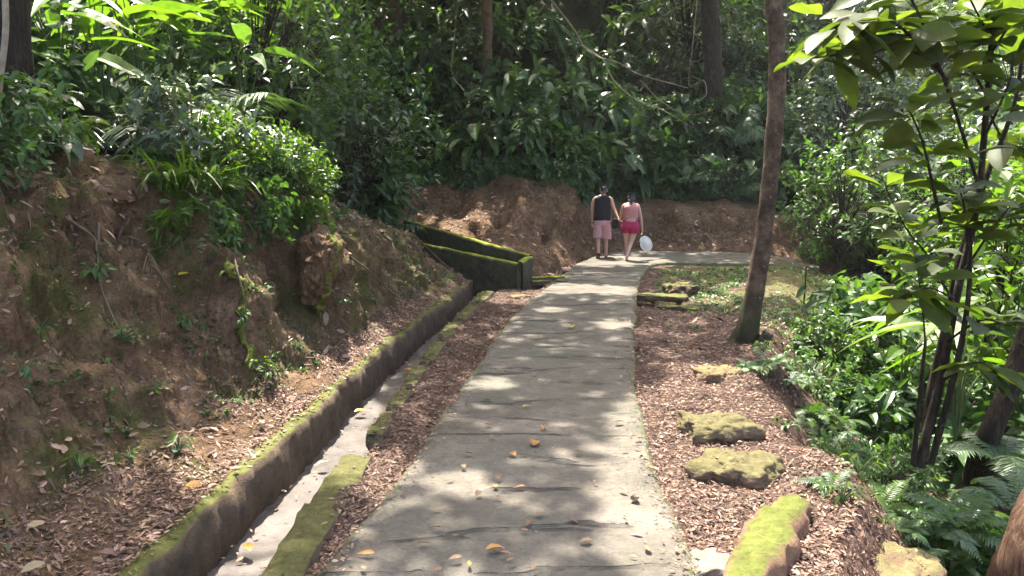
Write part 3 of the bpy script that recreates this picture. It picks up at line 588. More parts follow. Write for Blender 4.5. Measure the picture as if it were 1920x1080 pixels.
def plant(name, parts, lmat, smat='twig', label='', cat='plant', group=None, split=True, leafname='foliage'):
    """one plant: an Empty with stem and foliage, or one mesh when it is too small to show parts"""
    lf, st = parts if isinstance(parts, tuple) else (parts, None)
    if split and st is not None:
        o = thing(name, label, cat, (0, 0, -50), group); link('stem', st.mesh('stem', MAT[smat]), o); link(leafname, lf.mesh(leafname, MAT[lmat], False), o)
    else:
        if st is not None:
            for V, Q, T in zip(st.V, [q for q in st.Q], st.T): pass
            off = lf.n; Vs, Qs, Ts = np.concatenate(st.V), np.concatenate(st.Q), np.concatenate(st.T)
            lf.add(Vs, Qs, Ts, 1)
        o = link(name, lf.mesh(name, [MAT[lmat], MAT[smat]], False), loc=(0, 0, -50)); tag(o, label, cat, group)
    o['proto'] = 1; PROTO.append(o); return o
PROTO = []
def place(src, loc, scale=1., rot=None, label=None, group=None, tilt=(0, 0), mat=None):
    o = dup(src, tuple(loc), R.uniform(0, 6.283) if rot is None else rot, scale, label, group, tilt)
    if 'proto' in o: del o['proto']
    return o

S1 = [plant('shrub', shrub_parts(.9, 1.5, 42, 10, .31, .135, seed=k), 'leaf_dark', split=False) for k in range(3)]
S2 = [plant('shrub', shrub_parts(.85, 1.4, 54, 14, .17, .068, seed=10 + k), m, split=False) for k, m in enumerate(['leaf_dark', 'leaf_mid', 'leaf_grey'])]
S3 = [plant('shrub', shrub_parts(.8, 1.2, 34, 8, .36, .16, seed=20 + k, prof=p), m, split=False) for k, (m, p) in enumerate([('leaf_mid', 'ovate'), ('leaf_dark', 'heart')])]
S5 = [plant('shrub', shrub_parts(.95, 1.4, 26, 7, .46, .21, seed=60 + k, bend=.6, wide=.34, nseg=5), m, split=False) for k, m in enumerate(['leaf_dark', 'leaf_mid', 'leaf_dark'])]
S4 = [plant('shrub', shrub_parts(.6, .8, 44, 15, .10, .045, seed=30 + k), m, split=False) for k, m in enumerate(['leaf_mid', 'leaf_lit'])]
TREE = [plant('small_tree', shrub_parts(1.5, 3.6, 90, 15, .19, .08, seed=40 + k, base=.12), m, 'bark_dark', split=True, leafname='crown', cat='tree') for k, m in enumerate(['leaf_dark', 'leaf_mid', 'leaf_grey', 'leaf_lit'])]
for t_ in TREE: t_.children[0].name = 'trunk'
FERN = [plant('fern', fern_parts(11, .75, .13, .030), m, 'stem_green', cat='fern', split=False) for m in ('leaf_mid', 'leaf_dark', 'leaf_lit')]
PALM = [plant('palm', palm_parts(10, 1.5, .42, .035, droop=.55), m, 'stem_green', cat='palm', leafname='fronds') for m in ('leaf_grey', 'leaf_dark', 'leaf_mid')]
ROS = [plant('birds_nest_fern', rosette_parts(17, .95, .17), m, 'stem_green', cat='fern', leafname='leaves') for m in ('leaf_mid', 'leaf_dark')]
BIG = [plant('large_leaf_plant', bigleaf_parts(13, .85, .46, .26), m, 'stem_green', cat='plant', leafname='leaves') for m in ('leaf_dark', 'leaf_mid', 'leaf_grey')]
HEL = [plant('heliconia', bigleaf_parts(10, 1.5, .95, .23, 'lance', .35, (.3, .9), hang=-.35, wave=.03), m, 'stem_green', cat='plant', leafname='leaves') for m in ('leaf_lit', 'leaf_mid')]
TUFT = [plant('grass_tuft', grass_parts(46, .62, .022), m, cat='grass tuft', split=False) for m in ('leaf_lit', 'leaf_mid', 'leaf_dark')]
CURT2 = plant('creeper', curtain_parts(15, .9, .7, .26, .15), 'leaf_dark', 'twig', cat='creeper', split=False)
CURT = [plant('creeper', curtain_parts(17, .8, .7, .15, .08), m, 'twig', cat='creeper', split=False) for m in ('leaf_mid', 'leaf_dark', 'leaf_lit')]
HERB = [plant('herb', bigleaf_parts(12, .30, .16, .07, 'ovate', .16), m, 'stem_green', cat='plant', split=False) for m in ('leaf_mid', 'leaf_lit', 'leaf_olive')]

# ------------------------------------------------------------------ the thicket on the slope behind the bend
GB = 'plants of the thicket behind the bend'
def hb(x, t):                          # point of the back hill at profile position t nearest to x
    j = int(np.argmin(np.abs(HB.t - t))); i = int(np.argmin(np.abs(HB.P[:, j, 0] - x))); return HB.P[i, j].copy()
lab = {'shrub': 'dark leafy shrub in the dense thicket on the slope behind the couple', 'small_tree': 'slender leafy tree rising from the dark thicket behind the couple',
       'fern': 'feathery fern low in the thicket behind the couple', 'large_leaf_plant': 'plant with large dark leaves on stalks in the thicket above the earth bank',
       'palm': 'arching palm with narrow leaflets in the thicket behind the couple', 'creeper': 'leafy creeper hanging over the rim of the brown earth bank', 'birds_nest_fern': 'nest fern with strap leaves in the thicket above the brown earth bank'}
def put(src, loc, scale=1., rot=None, tilt=(0, 0), zone=None, L=None):
    k = src.name.split('.')[0]; return place(src, loc, scale, rot, L or zone[0][k], zone[1][k], tilt)
ZB = (lab, {k: v + ' of the thicket behind the bend' for k, v in dict(shrub='shrubs', small_tree='small trees', fern='ferns', large_leaf_plant='large leaved plants', palm='palms', creeper='creepers', birds_nest_fern='nest ferns').items()})
x = -11.0
for row, t in enumerate([5.05, 5.35, 5.65, 5.95, 6.25, 6.6, 6.95, 7.2]):
    step = [1.05, 1.15, 1.25, 1.35, 1.5, 1.7, 2.0, 2.3][row]; x = -11 + row * .4
    while x < 24 + row * 1.2:
        p = hb(x + R.uniform(-.3, .3), t + R.uniform(-.12, .12)); u = R.random()
        X_, Y_, D_ = project(p)
        if -150 < X_ < 2020 and Y_ > -420:
            if -3 < p[0] < 4.5 and row < 6 and R.random() < .5: src = R.choice(S5)
            elif row == 0: src = R.choice(S2[:2] + S3 * 2 + BIG[:2] * 2 + S1 * 2)
            elif u < .40: src = R.choice(S1)
            elif u < .52: src = R.choice(S2)
            elif u < .74: src = R.choice(S3)
            elif u < .84: src = R.choice(BIG)
            elif u < .88: src = R.choice(PALM[1:])
            else: src = R.choice(TREE[:3])
            put(src, p - [0, 0, .1], R.uniform(.8, 1.3) * (1 + .05 * row), tilt=(R.uniform(.0, .35), R.uniform(-.15, .15)), zone=ZB)
        x += step * R.uniform(.8, 1.25)
for k in range(34):                    # drapery over the rim of the bank
    x = np.interp(k, [0, 33], [-2.4, 7.4]); p = hb(x, 4.9 if x < 1.6 else 5.0); put(R.choice(CURT[:2] + [CURT2] * 2), p + [0, -.15, .12], R.uniform(.7, 1.2) if x < 2.2 else R.uniform(.5, .8), R.uniform(-.5, .5), zone=ZB)
for x in np.arange(2.4, 7.2, .42):     # ferny fringe above the low bank behind the couple
    put(R.choice([S2[0], S2[2], FERN[1], S4[0], PALM[1]]), hb(x, 5.0) + [0, 0, -.05], R.uniform(.6, .95), tilt=(.35, 0), zone=ZB)
for x in np.arange(-1.8, 2.4, .40):
    put(R.choice([S3[0], S3[1], S1[0], FERN[0], BIG[1], BIG[0], S1[1]]), hb(x, 5.05) + [0, 0, -.05], R.uniform(.6, 1.0), tilt=(.35, 0), zone=ZB)
for x in np.arange(-2.6, 7.4, .62): put(R.choice([BIG[0], BIG[0], BIG[1], S3[1], ROS[1]]) if x < 2.6 else R.choice([S3[1], S2[0], BIG[0]]), hb(x, 5.3) + [0, -.1, .25], R.uniform(.8, 1.2), tilt=(.5, R.uniform(-.2, .2)), zone=ZB)
def on_hb(px_, py_, out=.25): i, j = HB.pick(px_, py_); return HB.P[i, j] + nb[i, j] * out
place(ROS[0], on_hb(838, 292, .55), 1.0, label='bright nest fern rosette in the middle of the thicket above the drain channel', tilt=(.45, 0))
place(ROS[1], on_hb(728, 285, .5), 1.05, label='dark nest fern rosette above the far end of the drain channel', tilt=(.4, .1))
place(BIG[1], on_hb(1128, 262, .7), 1.05, label='plant with big pale drooping leaves just above the man in black', tilt=(.3, 0))
place(HEL[1], on_hb(1150, 270, .5), .75, label='upright plant with long paddle leaves just above the couple', tilt=(.3, 0))
place(BIG[0], on_hb(900, 215, .5), 1.2, label='dark plant with drooping heart leaves high above the nest ferns', tilt=(.3, 0))
place(FERN[0], on_hb(1265, 350, .3), 1.5, label='large soft fern bush beside the woman in red shorts', tilt=(.2, 0))
place(PALM[1], on_hb(1370, 275, .6), 1.1, label='drooping palm to the near side of the leaning trunk, above the low red bank', tilt=(.4, .2))

# ------------------------------------------------------------------ plants on the hill beside the ditch
ZL = ({'shrub': 'glossy leafy shrub on the shady hill above the ditch bank', 'small_tree': 'slender tree among the shrubs on the hill above the ditch bank', 'fern': 'fern growing along the rim of the ditch bank',
       'large_leaf_plant': 'plant with large leaves on the hill above the ditch bank', 'palm': 'young palm with drooping fronds on the hill above the ditch bank', 'creeper': 'creeper hanging over the mossy rim of the ditch bank',
       'heliconia': 'tall plant with bright paddle leaves on the hill above the ditch bank', 'grass_tuft': 'grass tuft on the rim of the ditch bank', 'herb': 'small herb on the mossy ditch bank'},
      {k: k.replace('_', ' ') + ' group on the hill above the ditch' for k in ('shrub', 'small_tree', 'fern', 'large_leaf_plant', 'palm', 'creeper', 'heliconia', 'grass_tuft', 'herb')})
def hl_x(y, t):
    j = int(np.argmin(np.abs(HL.t - t))); i = int(np.argmin(np.abs(HL.P[:, j, 1] - y))); return HL.P[i, j].copy()
for row, t in enumerate([5.5, 5.95, 6.35, 6.75, 7.1, 7.5, 7.9]):
    y = 5.0 + row * .4; step = [.8, .95, 1.1, 1.25, 1.4, 1.8, 2.1][row]
    while y < [15.5, 16.5, 18, 22, 26, 30, 33][row]:
        p = hl_x(y + R.uniform(-.3, .3), t + R.uniform(-.12, .12)); X_, Y_, D_ = project(p); u = R.random()
        if -300 < X_ < 900 and D_ > 2 and not (X_ > 600 and p[1] < 16.5):
            if row >= 1 and 60 < X_ < 480 and p[1] < 9.6 and R.random() < .75: y += step * R.uniform(.75, 1.25); continue
            if row == 0: src = R.choice(S4 + HERB[:2] + FERN + TUFT[:2] + S2[1:])
            elif row == 1: src = R.choice(S2 + S4 + PALM[:1] + FERN + HEL[:1] + S3[:1])
            elif u < .3: src = R.choice(HEL)
            elif u < .45: src = R.choice(PALM)
            elif u < .7: src = R.choice(S2[1:] + S3 + S1)
            elif u < .78: src = R.choice(BIG)
            else: src = R.choice(TREE)
            put(src, p - [0, 0, .06], R.uniform(.75, 1.2) * (1 if row else .7), tilt=(R.uniform(-.1, .2), R.uniform(0, .25)), zone=ZL)
        y += step * R.uniform(.75, 1.25)
def on_hl(px_, py_, out=.0): i, j = HL.pick(px_, py_); return HL.P[i, j] + nrm[i, j] * out
place(FERN[2], on_hl(520, 330, .05) + [0, 0, .1], 1.15, label='large sunlit pale fern arching over the end of the mossy bank', tilt=(0, .3))
place(FERN[0], on_hl(585, 350, .05), .7, label='small fern under the large pale fern on the bank rim', tilt=(0, .4))
for px_, py_, s_, src in [(545, 345, .8, S4[1]), (575, 372, .7, S4[1]), (510, 352, .8, S4[0]), (560, 400, .55, CURT[2]), (590, 390, .5, CURT[2]), (440, 372, .7, CURT[0]), (310, 340, 1.0, TUFT[0]), (345, 335, 1.0, TUFT[0]), (390, 330, 1.0, TUFT[0]), (430, 335, .9, S4[1]), (470, 330, .9, S4[1]), (440, 345, .9, TUFT[0]), (330, 360, .7, TUFT[0]), (375, 352, .8, TUFT[0]), (420, 356, .8, FERN[2]), (465, 346, .7, FERN[0]), (300, 352, .6, HERB[1]), (350, 372, .6, CURT[2]), (400, 395, .5, CURT[0]), (485, 380, .5, CURT[0]),
                         (640, 395, .45, FERN[0]), (655, 330, 1.0, TUFT[1]), (630, 325, 1.0, TUFT[2])]:
    put(src, on_hl(px_, py_, .03), s_, tilt=(0, .25), zone=ZL)
for px_, py_, s_ in [(180, 520, .5), (490, 690, .5), (505, 700, .4), (355, 610, .4), (590, 460, .4), (440, 600, .35), (210, 640, .4), (90, 640, .4), (640, 560, .35), (480, 880, .3), (250, 860, .35), (330, 840, .4), (700, 560, .3), (420, 520, .4), (40, 700, .4), (300, 730, .35), (150, 880, .4), (560, 650, .35)]:
    put(HERB[R.randrange(2)], on_hl(px_, py_, .01), s_, tilt=(R.uniform(-.3, .3), .4), zone=ZL)

# ------------------------------------------------------------------ undergrowth on the slope beyond the sunny verge, trees beyond
ZR = ({'shrub': 'green bush in the undergrowth below the sunny verge', 'small_tree': 'leafy small tree beyond the undergrowth below the sunny verge', 'fern': 'fern in the undergrowth below the sunny verge', 'large_leaf_plant': 'plant with large leaves in the undergrowth below the sunny verge',
       'palm': 'small palm in the undergrowth below the sunny verge', 'heliconia': 'paddle leaved plant in the undergrowth below the sunny verge', 'grass_tuft': 'grass tuft on the slope below the sunny verge', 'herb': 'low herb at the edge of the sunny verge', 'creeper': 'x'},
      {k: k.replace('_', ' ') + ' group below the sunny verge' for k in ('shrub', 'small_tree', 'fern', 'large_leaf_plant', 'palm', 'heliconia', 'grass_tuft', 'herb', 'creeper')})
def gpt(x, y, dz=0.): return np.array([x, y, float(ground_full(np.array([x]), np.array([y]))[0]) + dz])
n = 0
while n < 105:
    y = R.uniform(4.6, 16); e = float(se(y)); x = e + R.uniform(.75, 7.5) * (1 if R.random() < .7 else .4)
    p = gpt(x, y); X_, Y_, D_ = project(p)
    if 1500 < X_ < 1760 and 820 < Y_ < 1000 and R.random() < .75: continue
    if not (1380 < X_ < 2100 and Y_ < 1150): continue
    if X_ < 1560 and Y_ < 610: continue
    if x - e < .9 and y < 8: src, s_ = R.choice(HERB + FERN[:2]), R.uniform(.5, .9)
    else:
        src = R.choice(FERN[:2] * 2 + FERN[2:] + S4 + S2[1:2] + [S3[0]] + BIG[1:2] + FERN[:1] * 4 + TUFT[1:]); s_ = R.uniform(.6, 1.0)
    put(src, p - [0, 0, .05], s_, tilt=(R.uniform(-.1, .15), R.uniform(-.1, .2)), zone=ZR); n += 1
n = 0
while n < 60:                          # taller growth farther out, where the slope opens
    y = R.uniform(9, 27); x = R.uniform(6.5, 20); p = gpt(x, y); X_, Y_, D_ = project(p)
    if not (1560 < X_ < 2150) or D_ < 9 or (X_ < 1760 and y < 21) : continue
    src = R.choice(TREE[1:] + TREE[3:] * 2 + [S3[0], HEL[0], S1[0], S2[1], BIG[1]]); put(src, p, R.uniform(.9, 1.5), tilt=(R.uniform(-.1, .1), R.uniform(-.1, .1)), zone=ZR); n += 1
for px_, py_, y_, s_, src, l_ in [(1575, 520, 18.2, .95, TREE[1], 'bushy small tree with bright top leaves between the leaning trunk and the big leaved sapling'), (1520, 500, 19.0, .42, S2[1], 'small pale leafed bush at the foot of the bushy small tree'),
                                  (1580, 300, 25.0, 1.5, TREE[2], 'fine leaved grey green tree behind the bushy small tree'), (1640, 330, 27., 1.6, TREE[2], 'tall fine leaved grey green tree farthest back beyond the dirt track'), (1500, 330, 25.5, 1.25, TREE[2], 'fine leaved grey green tree just beyond the leaning trunk')]:
    p = atd(px_, py_, y_); p[2] = max(p[2] if y_ < 21 else p[2] - 2.0, gpt(p[0], p[1])[2] if y_ < 21 else -9); place(src, p, s_, label=l_, group=None)
for px_, py_, z_, s_, src, l_ in [(1880, 880, -.55, 1.15, FERN[1], 'large grey green fern at the foot of the dark leaning trunk'), (1800, 1000, -.5, .9, FERN[0], 'fern with one pale arching frond behind the rocks'), (1740, 1010, -.5, .7, FERN[1], 'dark fern in the shaded hollow behind the mossy block'),
                                  (1600, 985, -.25, .8, HERB[1], 'pale leaved herb at the corner of the mossy block'), (1575, 900, -.2, .6, HERB[1], 'sunlit herb at the edge of the litter before the hollow'), (1900, 960, -.5, .9, FERN[1], 'dark fern against the fibrous trunk')]:
    place(src, at(px_, py_, z_), s_, label=l_)
for k in range(30):                    # ragged green edge of the verge
    y = R.uniform(4.3, 10.5); x = float(se(y)) + R.uniform(-.15, .7); put(R.choice(HERB + FERN[:2]), gpt(x, y, -.02), R.uniform(.3, .55), zone=ZR)
for k in range(64):                    # soft ferny growth covering the drop beyond the verge
    y = R.uniform(4.9, 11.5); x = float(se(y)) + .25 + 1.9 * R.random()
    put(R.choice(FERN[:1] * 3 + FERN[1:] + HERB[:2] + [S4[0]]), gpt(x, y, -.03), R.uniform(.4, .75), tilt=(R.uniform(-.1, .1), R.uniform(0, .3)), zone=ZR)
for k in range(70):                    # sparse short grass on the verge beyond the culvert
    y = R.uniform(10.5, 17.0); x = R.uniform(float(pr(y)) + .35, float(se(y)) + 1.2)
    put(TUFT[R.randrange(3)], gpt(x, y, -.02), R.uniform(.18, .38), zone=ZR, L='short grass tuft on the greenish verge behind the leaning tree')

def free(px_, py_, y_, s_, src, label, tilt=(0, 0), rot=None, drop=True):
    p = atd(px_, py_, y_); place(src, p, s_, rot, label=label, tilt=tilt)
for k, (px_, py_, y_, s_) in enumerate([(215, 285, 8.8, 1.05), (385, 275, 9.6, 1.15), (310, 300, 9.2, .85), (120, 300, 8.2, .7)]):
    free(px_, py_, y_, s_, PALM[0], ['grey green palm with long drooping fronds amid the hill above the bank', 'wide grey palm whose fronds reach toward the drain channel', 'low grey palm behind the bank rim', 'grey palm near the dark thick trunk'][k], (.05, .1))
for k, (px_, py_, y_, s_) in enumerate([(200, 250, 9.4, 1.05), (140, 260, 8.8, .95), (270, 240, 10., 1.05), (340, 220, 10.6, 1.1), (100, 230, 9.6, 1.0), (400, 210, 11.8, 1.2)]):
    free(px_, py_, y_, s_, HEL[0], ['tallest bright paddle leaved plant above the bank', 'bright paddle plant nearest the dark thick trunk', 'bright paddle plant behind the grey palms', 'sunlit paddle plant farther back beside the fallen branch', 'paddle plant partly hidden by the dark thick trunk', 'sunlit paddle plant farthest back on the hill'][k], (.1, .1))
for k, (px_, py_, y_, s_) in enumerate([(45, 290, 7.6, .7), (70, 320, 7.2, .5)]):
    free(px_, py_, y_, s_, BIG[2], ['plant with shiny grey leaves at the photo edge above the bank', 'lower shiny grey leaved plant under the dark thick trunk'][k], (.1, .2))
for k, (px_, py_, y_, s_) in enumerate([(120, 190, 15, 1.5), (230, 150, 16, 1.6), (60, 120, 17, 1.8), (330, 140, 17, 1.7), (180, 60, 22, 2.2), (40, 60, 24, 2.4), (300, 40, 24, 2.2), (430, 110, 19, 1.7), (470, 180, 16.5, 1.2), (620, 170, 22, 1.6)]):
    p = atd(px_, py_, y_); p[2] -= 1.6 * s_; place(TREE[k % 4], p, s_, label='leafy tree closing the view at the back of the hill above the ditch bank', group='trees at the back of the hill above the ditch')

# ------------------------------------------------------------------ trunks, lianas, roots
def trunk_mesh(name, pts, rads, mat, k=14, wob=.18, n=60, seed=0):
    P = spline(pts, n); r = np.interp(np.linspace(0, 1, n), np.linspace(0, 1, len(rads)), rads); V, Q = tube(P, r, k, wob, seed); mb = MB(); mb.add(V, Q); return mb.mesh(name, mat)
def limbs(mb, start, dirs, L, r, seed):
    tips = []
    for d in dirs:
        d = unit(np.array(d, float)); p = spline([start, start + d * L * .5 + rng.normal(size=3) * .12 * L, start + d * L + np.array([0, 0, .15 * L])], 10); mb.add(*tube(p, np.linspace(r, r * .3, 10), 6, .1, seed)); tips.append(p[-1])
    return tips
m, t, o = nt('lichen_bark'); v = wpos(t)
c = ramp(t, noise(t, 4.5, 8, .75, v), [(.33, (.022, .016, .012)), (.5, (.075, .05, .034)), (.70, (.20, .14, .10))])
sp = ramp(t, noise(t, 22, 3, .6, v), [(.66, (0, 0, 0)), (.72, (1, 1, 1))]); c = mixc(t, math_(t, 'MULTIPLY', sp, .55), c, (.36, .34, .28))
sx = node(t, 'ShaderNodeSeparateXYZ'); t.links.new(v, sx.inputs[0]); mr = node(t, 'ShaderNodeMapRange', i_1=1.3, i_2=.1); t.links.new(sx.outputs[2], mr.inputs[0])
mk = ramp(t, math_(t, 'MULTIPLY', mr.outputs[0], math_(t, 'ADD', noise(t, 7, 5, .7, v), .2)), [(.3, (0, 0, 0)), (.5, (1, 1, 1))]); c = mixc(t, math_(t, 'MULTIPLY', mk, .75), c, (.045, .05, .025))
mp = node(t, 'ShaderNodeMapping'); mp.inputs['Scale'].default_value = (1, 1, .2); t.links.new(v, mp.inputs[0])
MAT['lichen'] = finish(m, t, o, c, bump(t, math_(t, 'ADD', noise(t, 30, 6, .7, mp.outputs[0]), noise(t, 8, 4, .6, v)), .9, .03), .9, .15)
m, t, o = nt('fibrous_bark'); v = wpos(t); mp = node(t, 'ShaderNodeMapping'); mp.inputs['Rotation'].default_value = (0, rad(-32), 0); mp.inputs['Scale'].default_value = (1, 1, .12); t.links.new(v, mp.inputs[0])
fb_ = noise(t, 42, 6, .75, mp.outputs[0]); c = ramp(t, fb_, [(.3, (.05, .026, .016)), (.5, (.17, .095, .06)), (.72, (.33, .22, .14))])
MAT['fibre'] = finish(m, t, o, c, bump(t, fb_, 1., .04), .9, .15)

def tree(name, label, pts, rads, mat, crown=None, group=None, **k):
    pts = np.asarray(pts, float); o = thing(name, label, 'tree', tuple(pts[0]), group); link('trunk', trunk_mesh('trunk', pts - pts[0], rads, mat, **k), o)
    CROWN_HOSTS.append((o, pts[-1])); return o
CROWN_HOSTS = []
b = at(1393, 650)
main = tree('tree', 'brown leaning tree with lichen spots and dark mossy foot beside the path', [b + [-.02, 0, -.15], b + [.02, 0, .1], atd(1405, 600, 9.2), atd(1432, 440, 9.25), atd(1446, 300, 9.35), atd(1456, 180, 9.45), atd(1456, 60, 9.5), atd(1450, -40, 9.6), atd(1470, -300, 9.8), atd(1520, -700, 10.2), atd(1560, -1000, 10.6)],
            [.21, .15, .115, .098, .088, .104, .09, .084, .08, .07, .06], MAT['lichen'], n=110, k=18, wob=.16, seed=4)
mb = MB()
for dx, dy in ((-.38, -.12), (.22, -.3), (-.15, .3)):
    mb.add(*tube(spline([[0, 0, .22], [dx * .5, dy * .5, .1], [dx, dy, .06], [dx * 1.5, dy * 1.5, -.03]], 10), np.linspace(.09, .035, 10), 8, .2, 3))
link('root', mb.mesh('root', MAT['lichen']), main)
rock('tree_stump', at(1430, 655) + [0, 0, .08], (.13, .13, .3), 150, MAT['bark_mossy'], 'short mossy stump right beside the foot of the leaning tree', 'stump', tilt=(.2, .3))
tree('tree', 'dark thick trunk at the top corner above the ditch bank', [atd(35, 345, 6.9), atd(28, 250, 7.0), atd(22, 80, 7.0), atd(18, -100, 7.0), atd(30, -900, 7.3)], [.2, .17, .15, .145, .13], MAT['bark_dark'], seed=6)
tree('tree', 'mossy grey green trunk wrapped in climbers above the far bank', [atd(540, 300, 16.5), atd(535, 120, 16.5), atd(528, -20, 16.5), atd(520, -500, 16.5)], [.42, .38, .36, .28], MAT['bark_mossy'], seed=7)
tree('tree', 'reddish trunk deep in the thicket above the drain channel', [atd(735, 260, 25), atd(728, 60, 25), atd(722, -60, 25), atd(715, -350, 25)], [.42, .4, .38, .3], MAT['bark_red'], seed=8)
tree('tree', 'slim grey trunk in the thicket above the earth bank', [atd(912, 230, 22.5), atd(914, 60, 22.5), atd(906, -80, 22.5), atd(900, -300, 22.5)], [.16, .14, .13, .1], MAT['bark'], seed=9)
tree('tree', 'dark trunk far back beyond the low red bank', [atd(1345, 330, 25), atd(1335, 100, 25), atd(1325, -100, 25), atd(1320, -350, 25)], [.3, .28, .26, .2], MAT['bark_dark'], seed=10)
tree('tree', 'black leaning trunk in the undergrowth below the sunny verge', [at(1835, 900, -.9), atd(1850, 830, 7.0), atd(1895, 720, 7.0), atd(1945, 560, 7.1), atd(2030, 200, 7.3), atd(2150, -400, 7.8)], [.14, .105, .095, .09, .08, .06], MAT['bark_dark'], seed=11)
tree('tree', 'close fibrous brown trunk beside the rocks at the verge corner', [at(1945, 1110, -.45), atd(1955, 1045, 4.2), atd(2000, 945, 4.25), atd(2080, 800, 4.3), atd(2300, 300, 4.6), atd(2500, -700, 5.2)], [.27, .2, .19, .18, .17, .14], MAT['fibre'], n=70, k=20, wob=.15, seed=12)
for pts, r, l_ in [([(1030, -5), (1078, 58), (1096, 90), (1125, 108), (1160, 118), (1200, 140), (1290, 165)], .02, 'long bare branch slanting down through the thicket above the couple'),
                   ([(1096, 88), (1130, 112), (1150, 150), (1190, 185), (1240, 205), (1300, 240)], .013, 'bare forked twig below the long slanting branch'),
                   ([(1200, 150), (1240, 190), (1290, 215), (1340, 205)], .01, 'thin bare twig at the end of the slanting branch'),
                   ([(1308, -10), (1298, 90), (1292, 160), (1318, 150), (1325, 175), (1310, 190)], .011, 'twisted liana hanging beside the leaning trunk'),
                   ([(858, 10), (850, 90), (848, 140), (870, 170)], .009, 'thin liana hanging in the thicket above the nest ferns')]:
    y_ = 19.5; P = spline([atd(a, b_, y_ + .25 * math.sin(i)) for i, (a, b_) in enumerate(pts)], 40); V, Q = tube(P, np.linspace(r, r * .45, 40), 6, .3, 2); mb = MB(); mb.add(V, Q)
    tag(link('liana', mb.mesh('liana', MAT['twig_pale'])), l_, 'liana')
P = spline([atd(440, 160, 14.5), atd(490, 150, 14.5), atd(545, 142, 14.6), atd(600, 158, 14.8)], 40); V, Q = tube(P, np.linspace(.05, .09, 40), 8, .5, 3); mb = MB(); mb.add(V, Q); tag(link('fallen_branch', mb.mesh('fallen_branch', MAT['bark_red'])), 'reddish mossy branch lying level across the plants above the bank', 'branch')
P = spline([atd(8, -20, 6), atd(10, 60, 6), atd(3, 130, 6), atd(-10, 240, 6)], 30); V, Q = tube(P, .022, 6, .2, 3); mb = MB(); mb.add(V, Q); tag(link('liana', mb.mesh('liana', MAT['twig_pale'])), 'pale liana hanging before the dark thick trunk', 'liana')
for pts, r, l_ in [([(448, 420), (440, 480), (450, 560), (470, 640)], .012, 'thin root running down the sunlit rib of the bank'), ([(615, 455), (650, 500), (690, 545)], .013, 'root slanting down the bare earth beside the mossy nose'),
                   ([(655, 470), (700, 505), (740, 540), (770, 560)], .014, 'long bare root on the earth spur above the ditch wall'), ([(560, 430), (580, 500), (600, 560)], .008, 'thin root hanging under the mossy nose'), ([(130, 420), (165, 440), (190, 470)], .014, 'dark root crossing the upper bank'),
                   ([(185, 430), (190, 520), (210, 620)], .012, 'pale root hanging down the shaded middle of the bank'), ([(790, 440), (830, 470), (850, 500), (870, 520)], .012, 'bent root at the tip of the earth spur')]:
    P = spline([on_hl(a, b_, .03) for a, b_ in pts], 30); V, Q = tube(P, np.linspace(r, r * .5, 30), 6, .4, 2); mb = MB(); mb.add(V, Q); tag(link('root', mb.mesh('root', MAT['twig'])), l_, 'root')
# dry palm frond and hanging dead leaf on the bank
lf, st = MB(), MB(); o3 = on_hl(272, 465, .10)
frond(lf, np.zeros(3), np.array([.18, -.1, -1.0]), .95, .05, 20, .42, .022, .45, up=np.array([.9, -.35, .1]), stem=st, stem_r=.01, start=.05, sweep=1.3, ldroop=.35, taper=.35)
o = thing('dry_frond', 'dry brown palm frond hanging down the shaded bank', 'palm frond', tuple(o3)); link('rachis', st.mesh('rachis', MAT['twig']), o); link('leaflets', lf.mesh('leaflets', MAT['leaf_dry'], False), o)
def single_leaf(name, loc, d, nrm_, L, W, mat, label, tint=.5, prof='ovate', bend=.1, cat='fallen leaf', group=None, fold=.12):
    mb = MB(); leaves(mb, np.zeros((1, 3)), np.array([d], float), np.array([nrm_], float), L, W, bend, fold, tint, 8, prof, wave=.03); return tag(link(name, mb.mesh(name, MAT[mat]), loc=tuple(loc)), label, cat, group)
MAT['leaf_pale'] = leaf_mat('pale_dead_leaf', G((.20, .155, .10), (.28, .225, .15)), .15, (1.1, 1, .8), .6, .3)
MAT['leaf_orange'] = leaf_mat('orange_dead_leaf', G((.30, .13, .03), (.42, .22, .06)), .15, (1.2, 1, .6), .5, .4)
MAT['leaf_yellow'] = leaf_mat('yellow_leaf', G((.45, .36, .03), (.5, .42, .06)), .25, (1.2, 1.1, .5), .5, .4)
MAT['leaf_bright'] = leaf_mat('bright_green_leaf', G((.14, .26, .03), (.18, .32, .04)), .4, (1.3, 1.4, .5), .4, .4)  # stronger, lighter green than the other leaf materials
single_leaf('dead_leaf', on_hl(597, 590, .14), (.0, -.1, -1), (.6, -.8, 0), .13, .07, 'leaf_pale', 'white dead leaf dangling from a thread under the mossy nose of the bank', cat='leaf')
for (px_, py_, L_, mt, l_) in [(1160, 245, .32, 'leaf_yellow', 'yellow leaf hanging in the thicket above the woman'), (1132, 178, .40, 'leaf_bright', 'bright green round leaf in the thicket above the couple'), (885, 118, .55, 'leaf_bright', 'pale green paddle leaf high in the thicket above the nest ferns')]:
    single_leaf('leaf', on_hb(px_, py_, .75), (.8, -.2, -.35), (0, -.75, .6), L_, L_ * .6, mt, l_, cat='leaf', prof='heart')

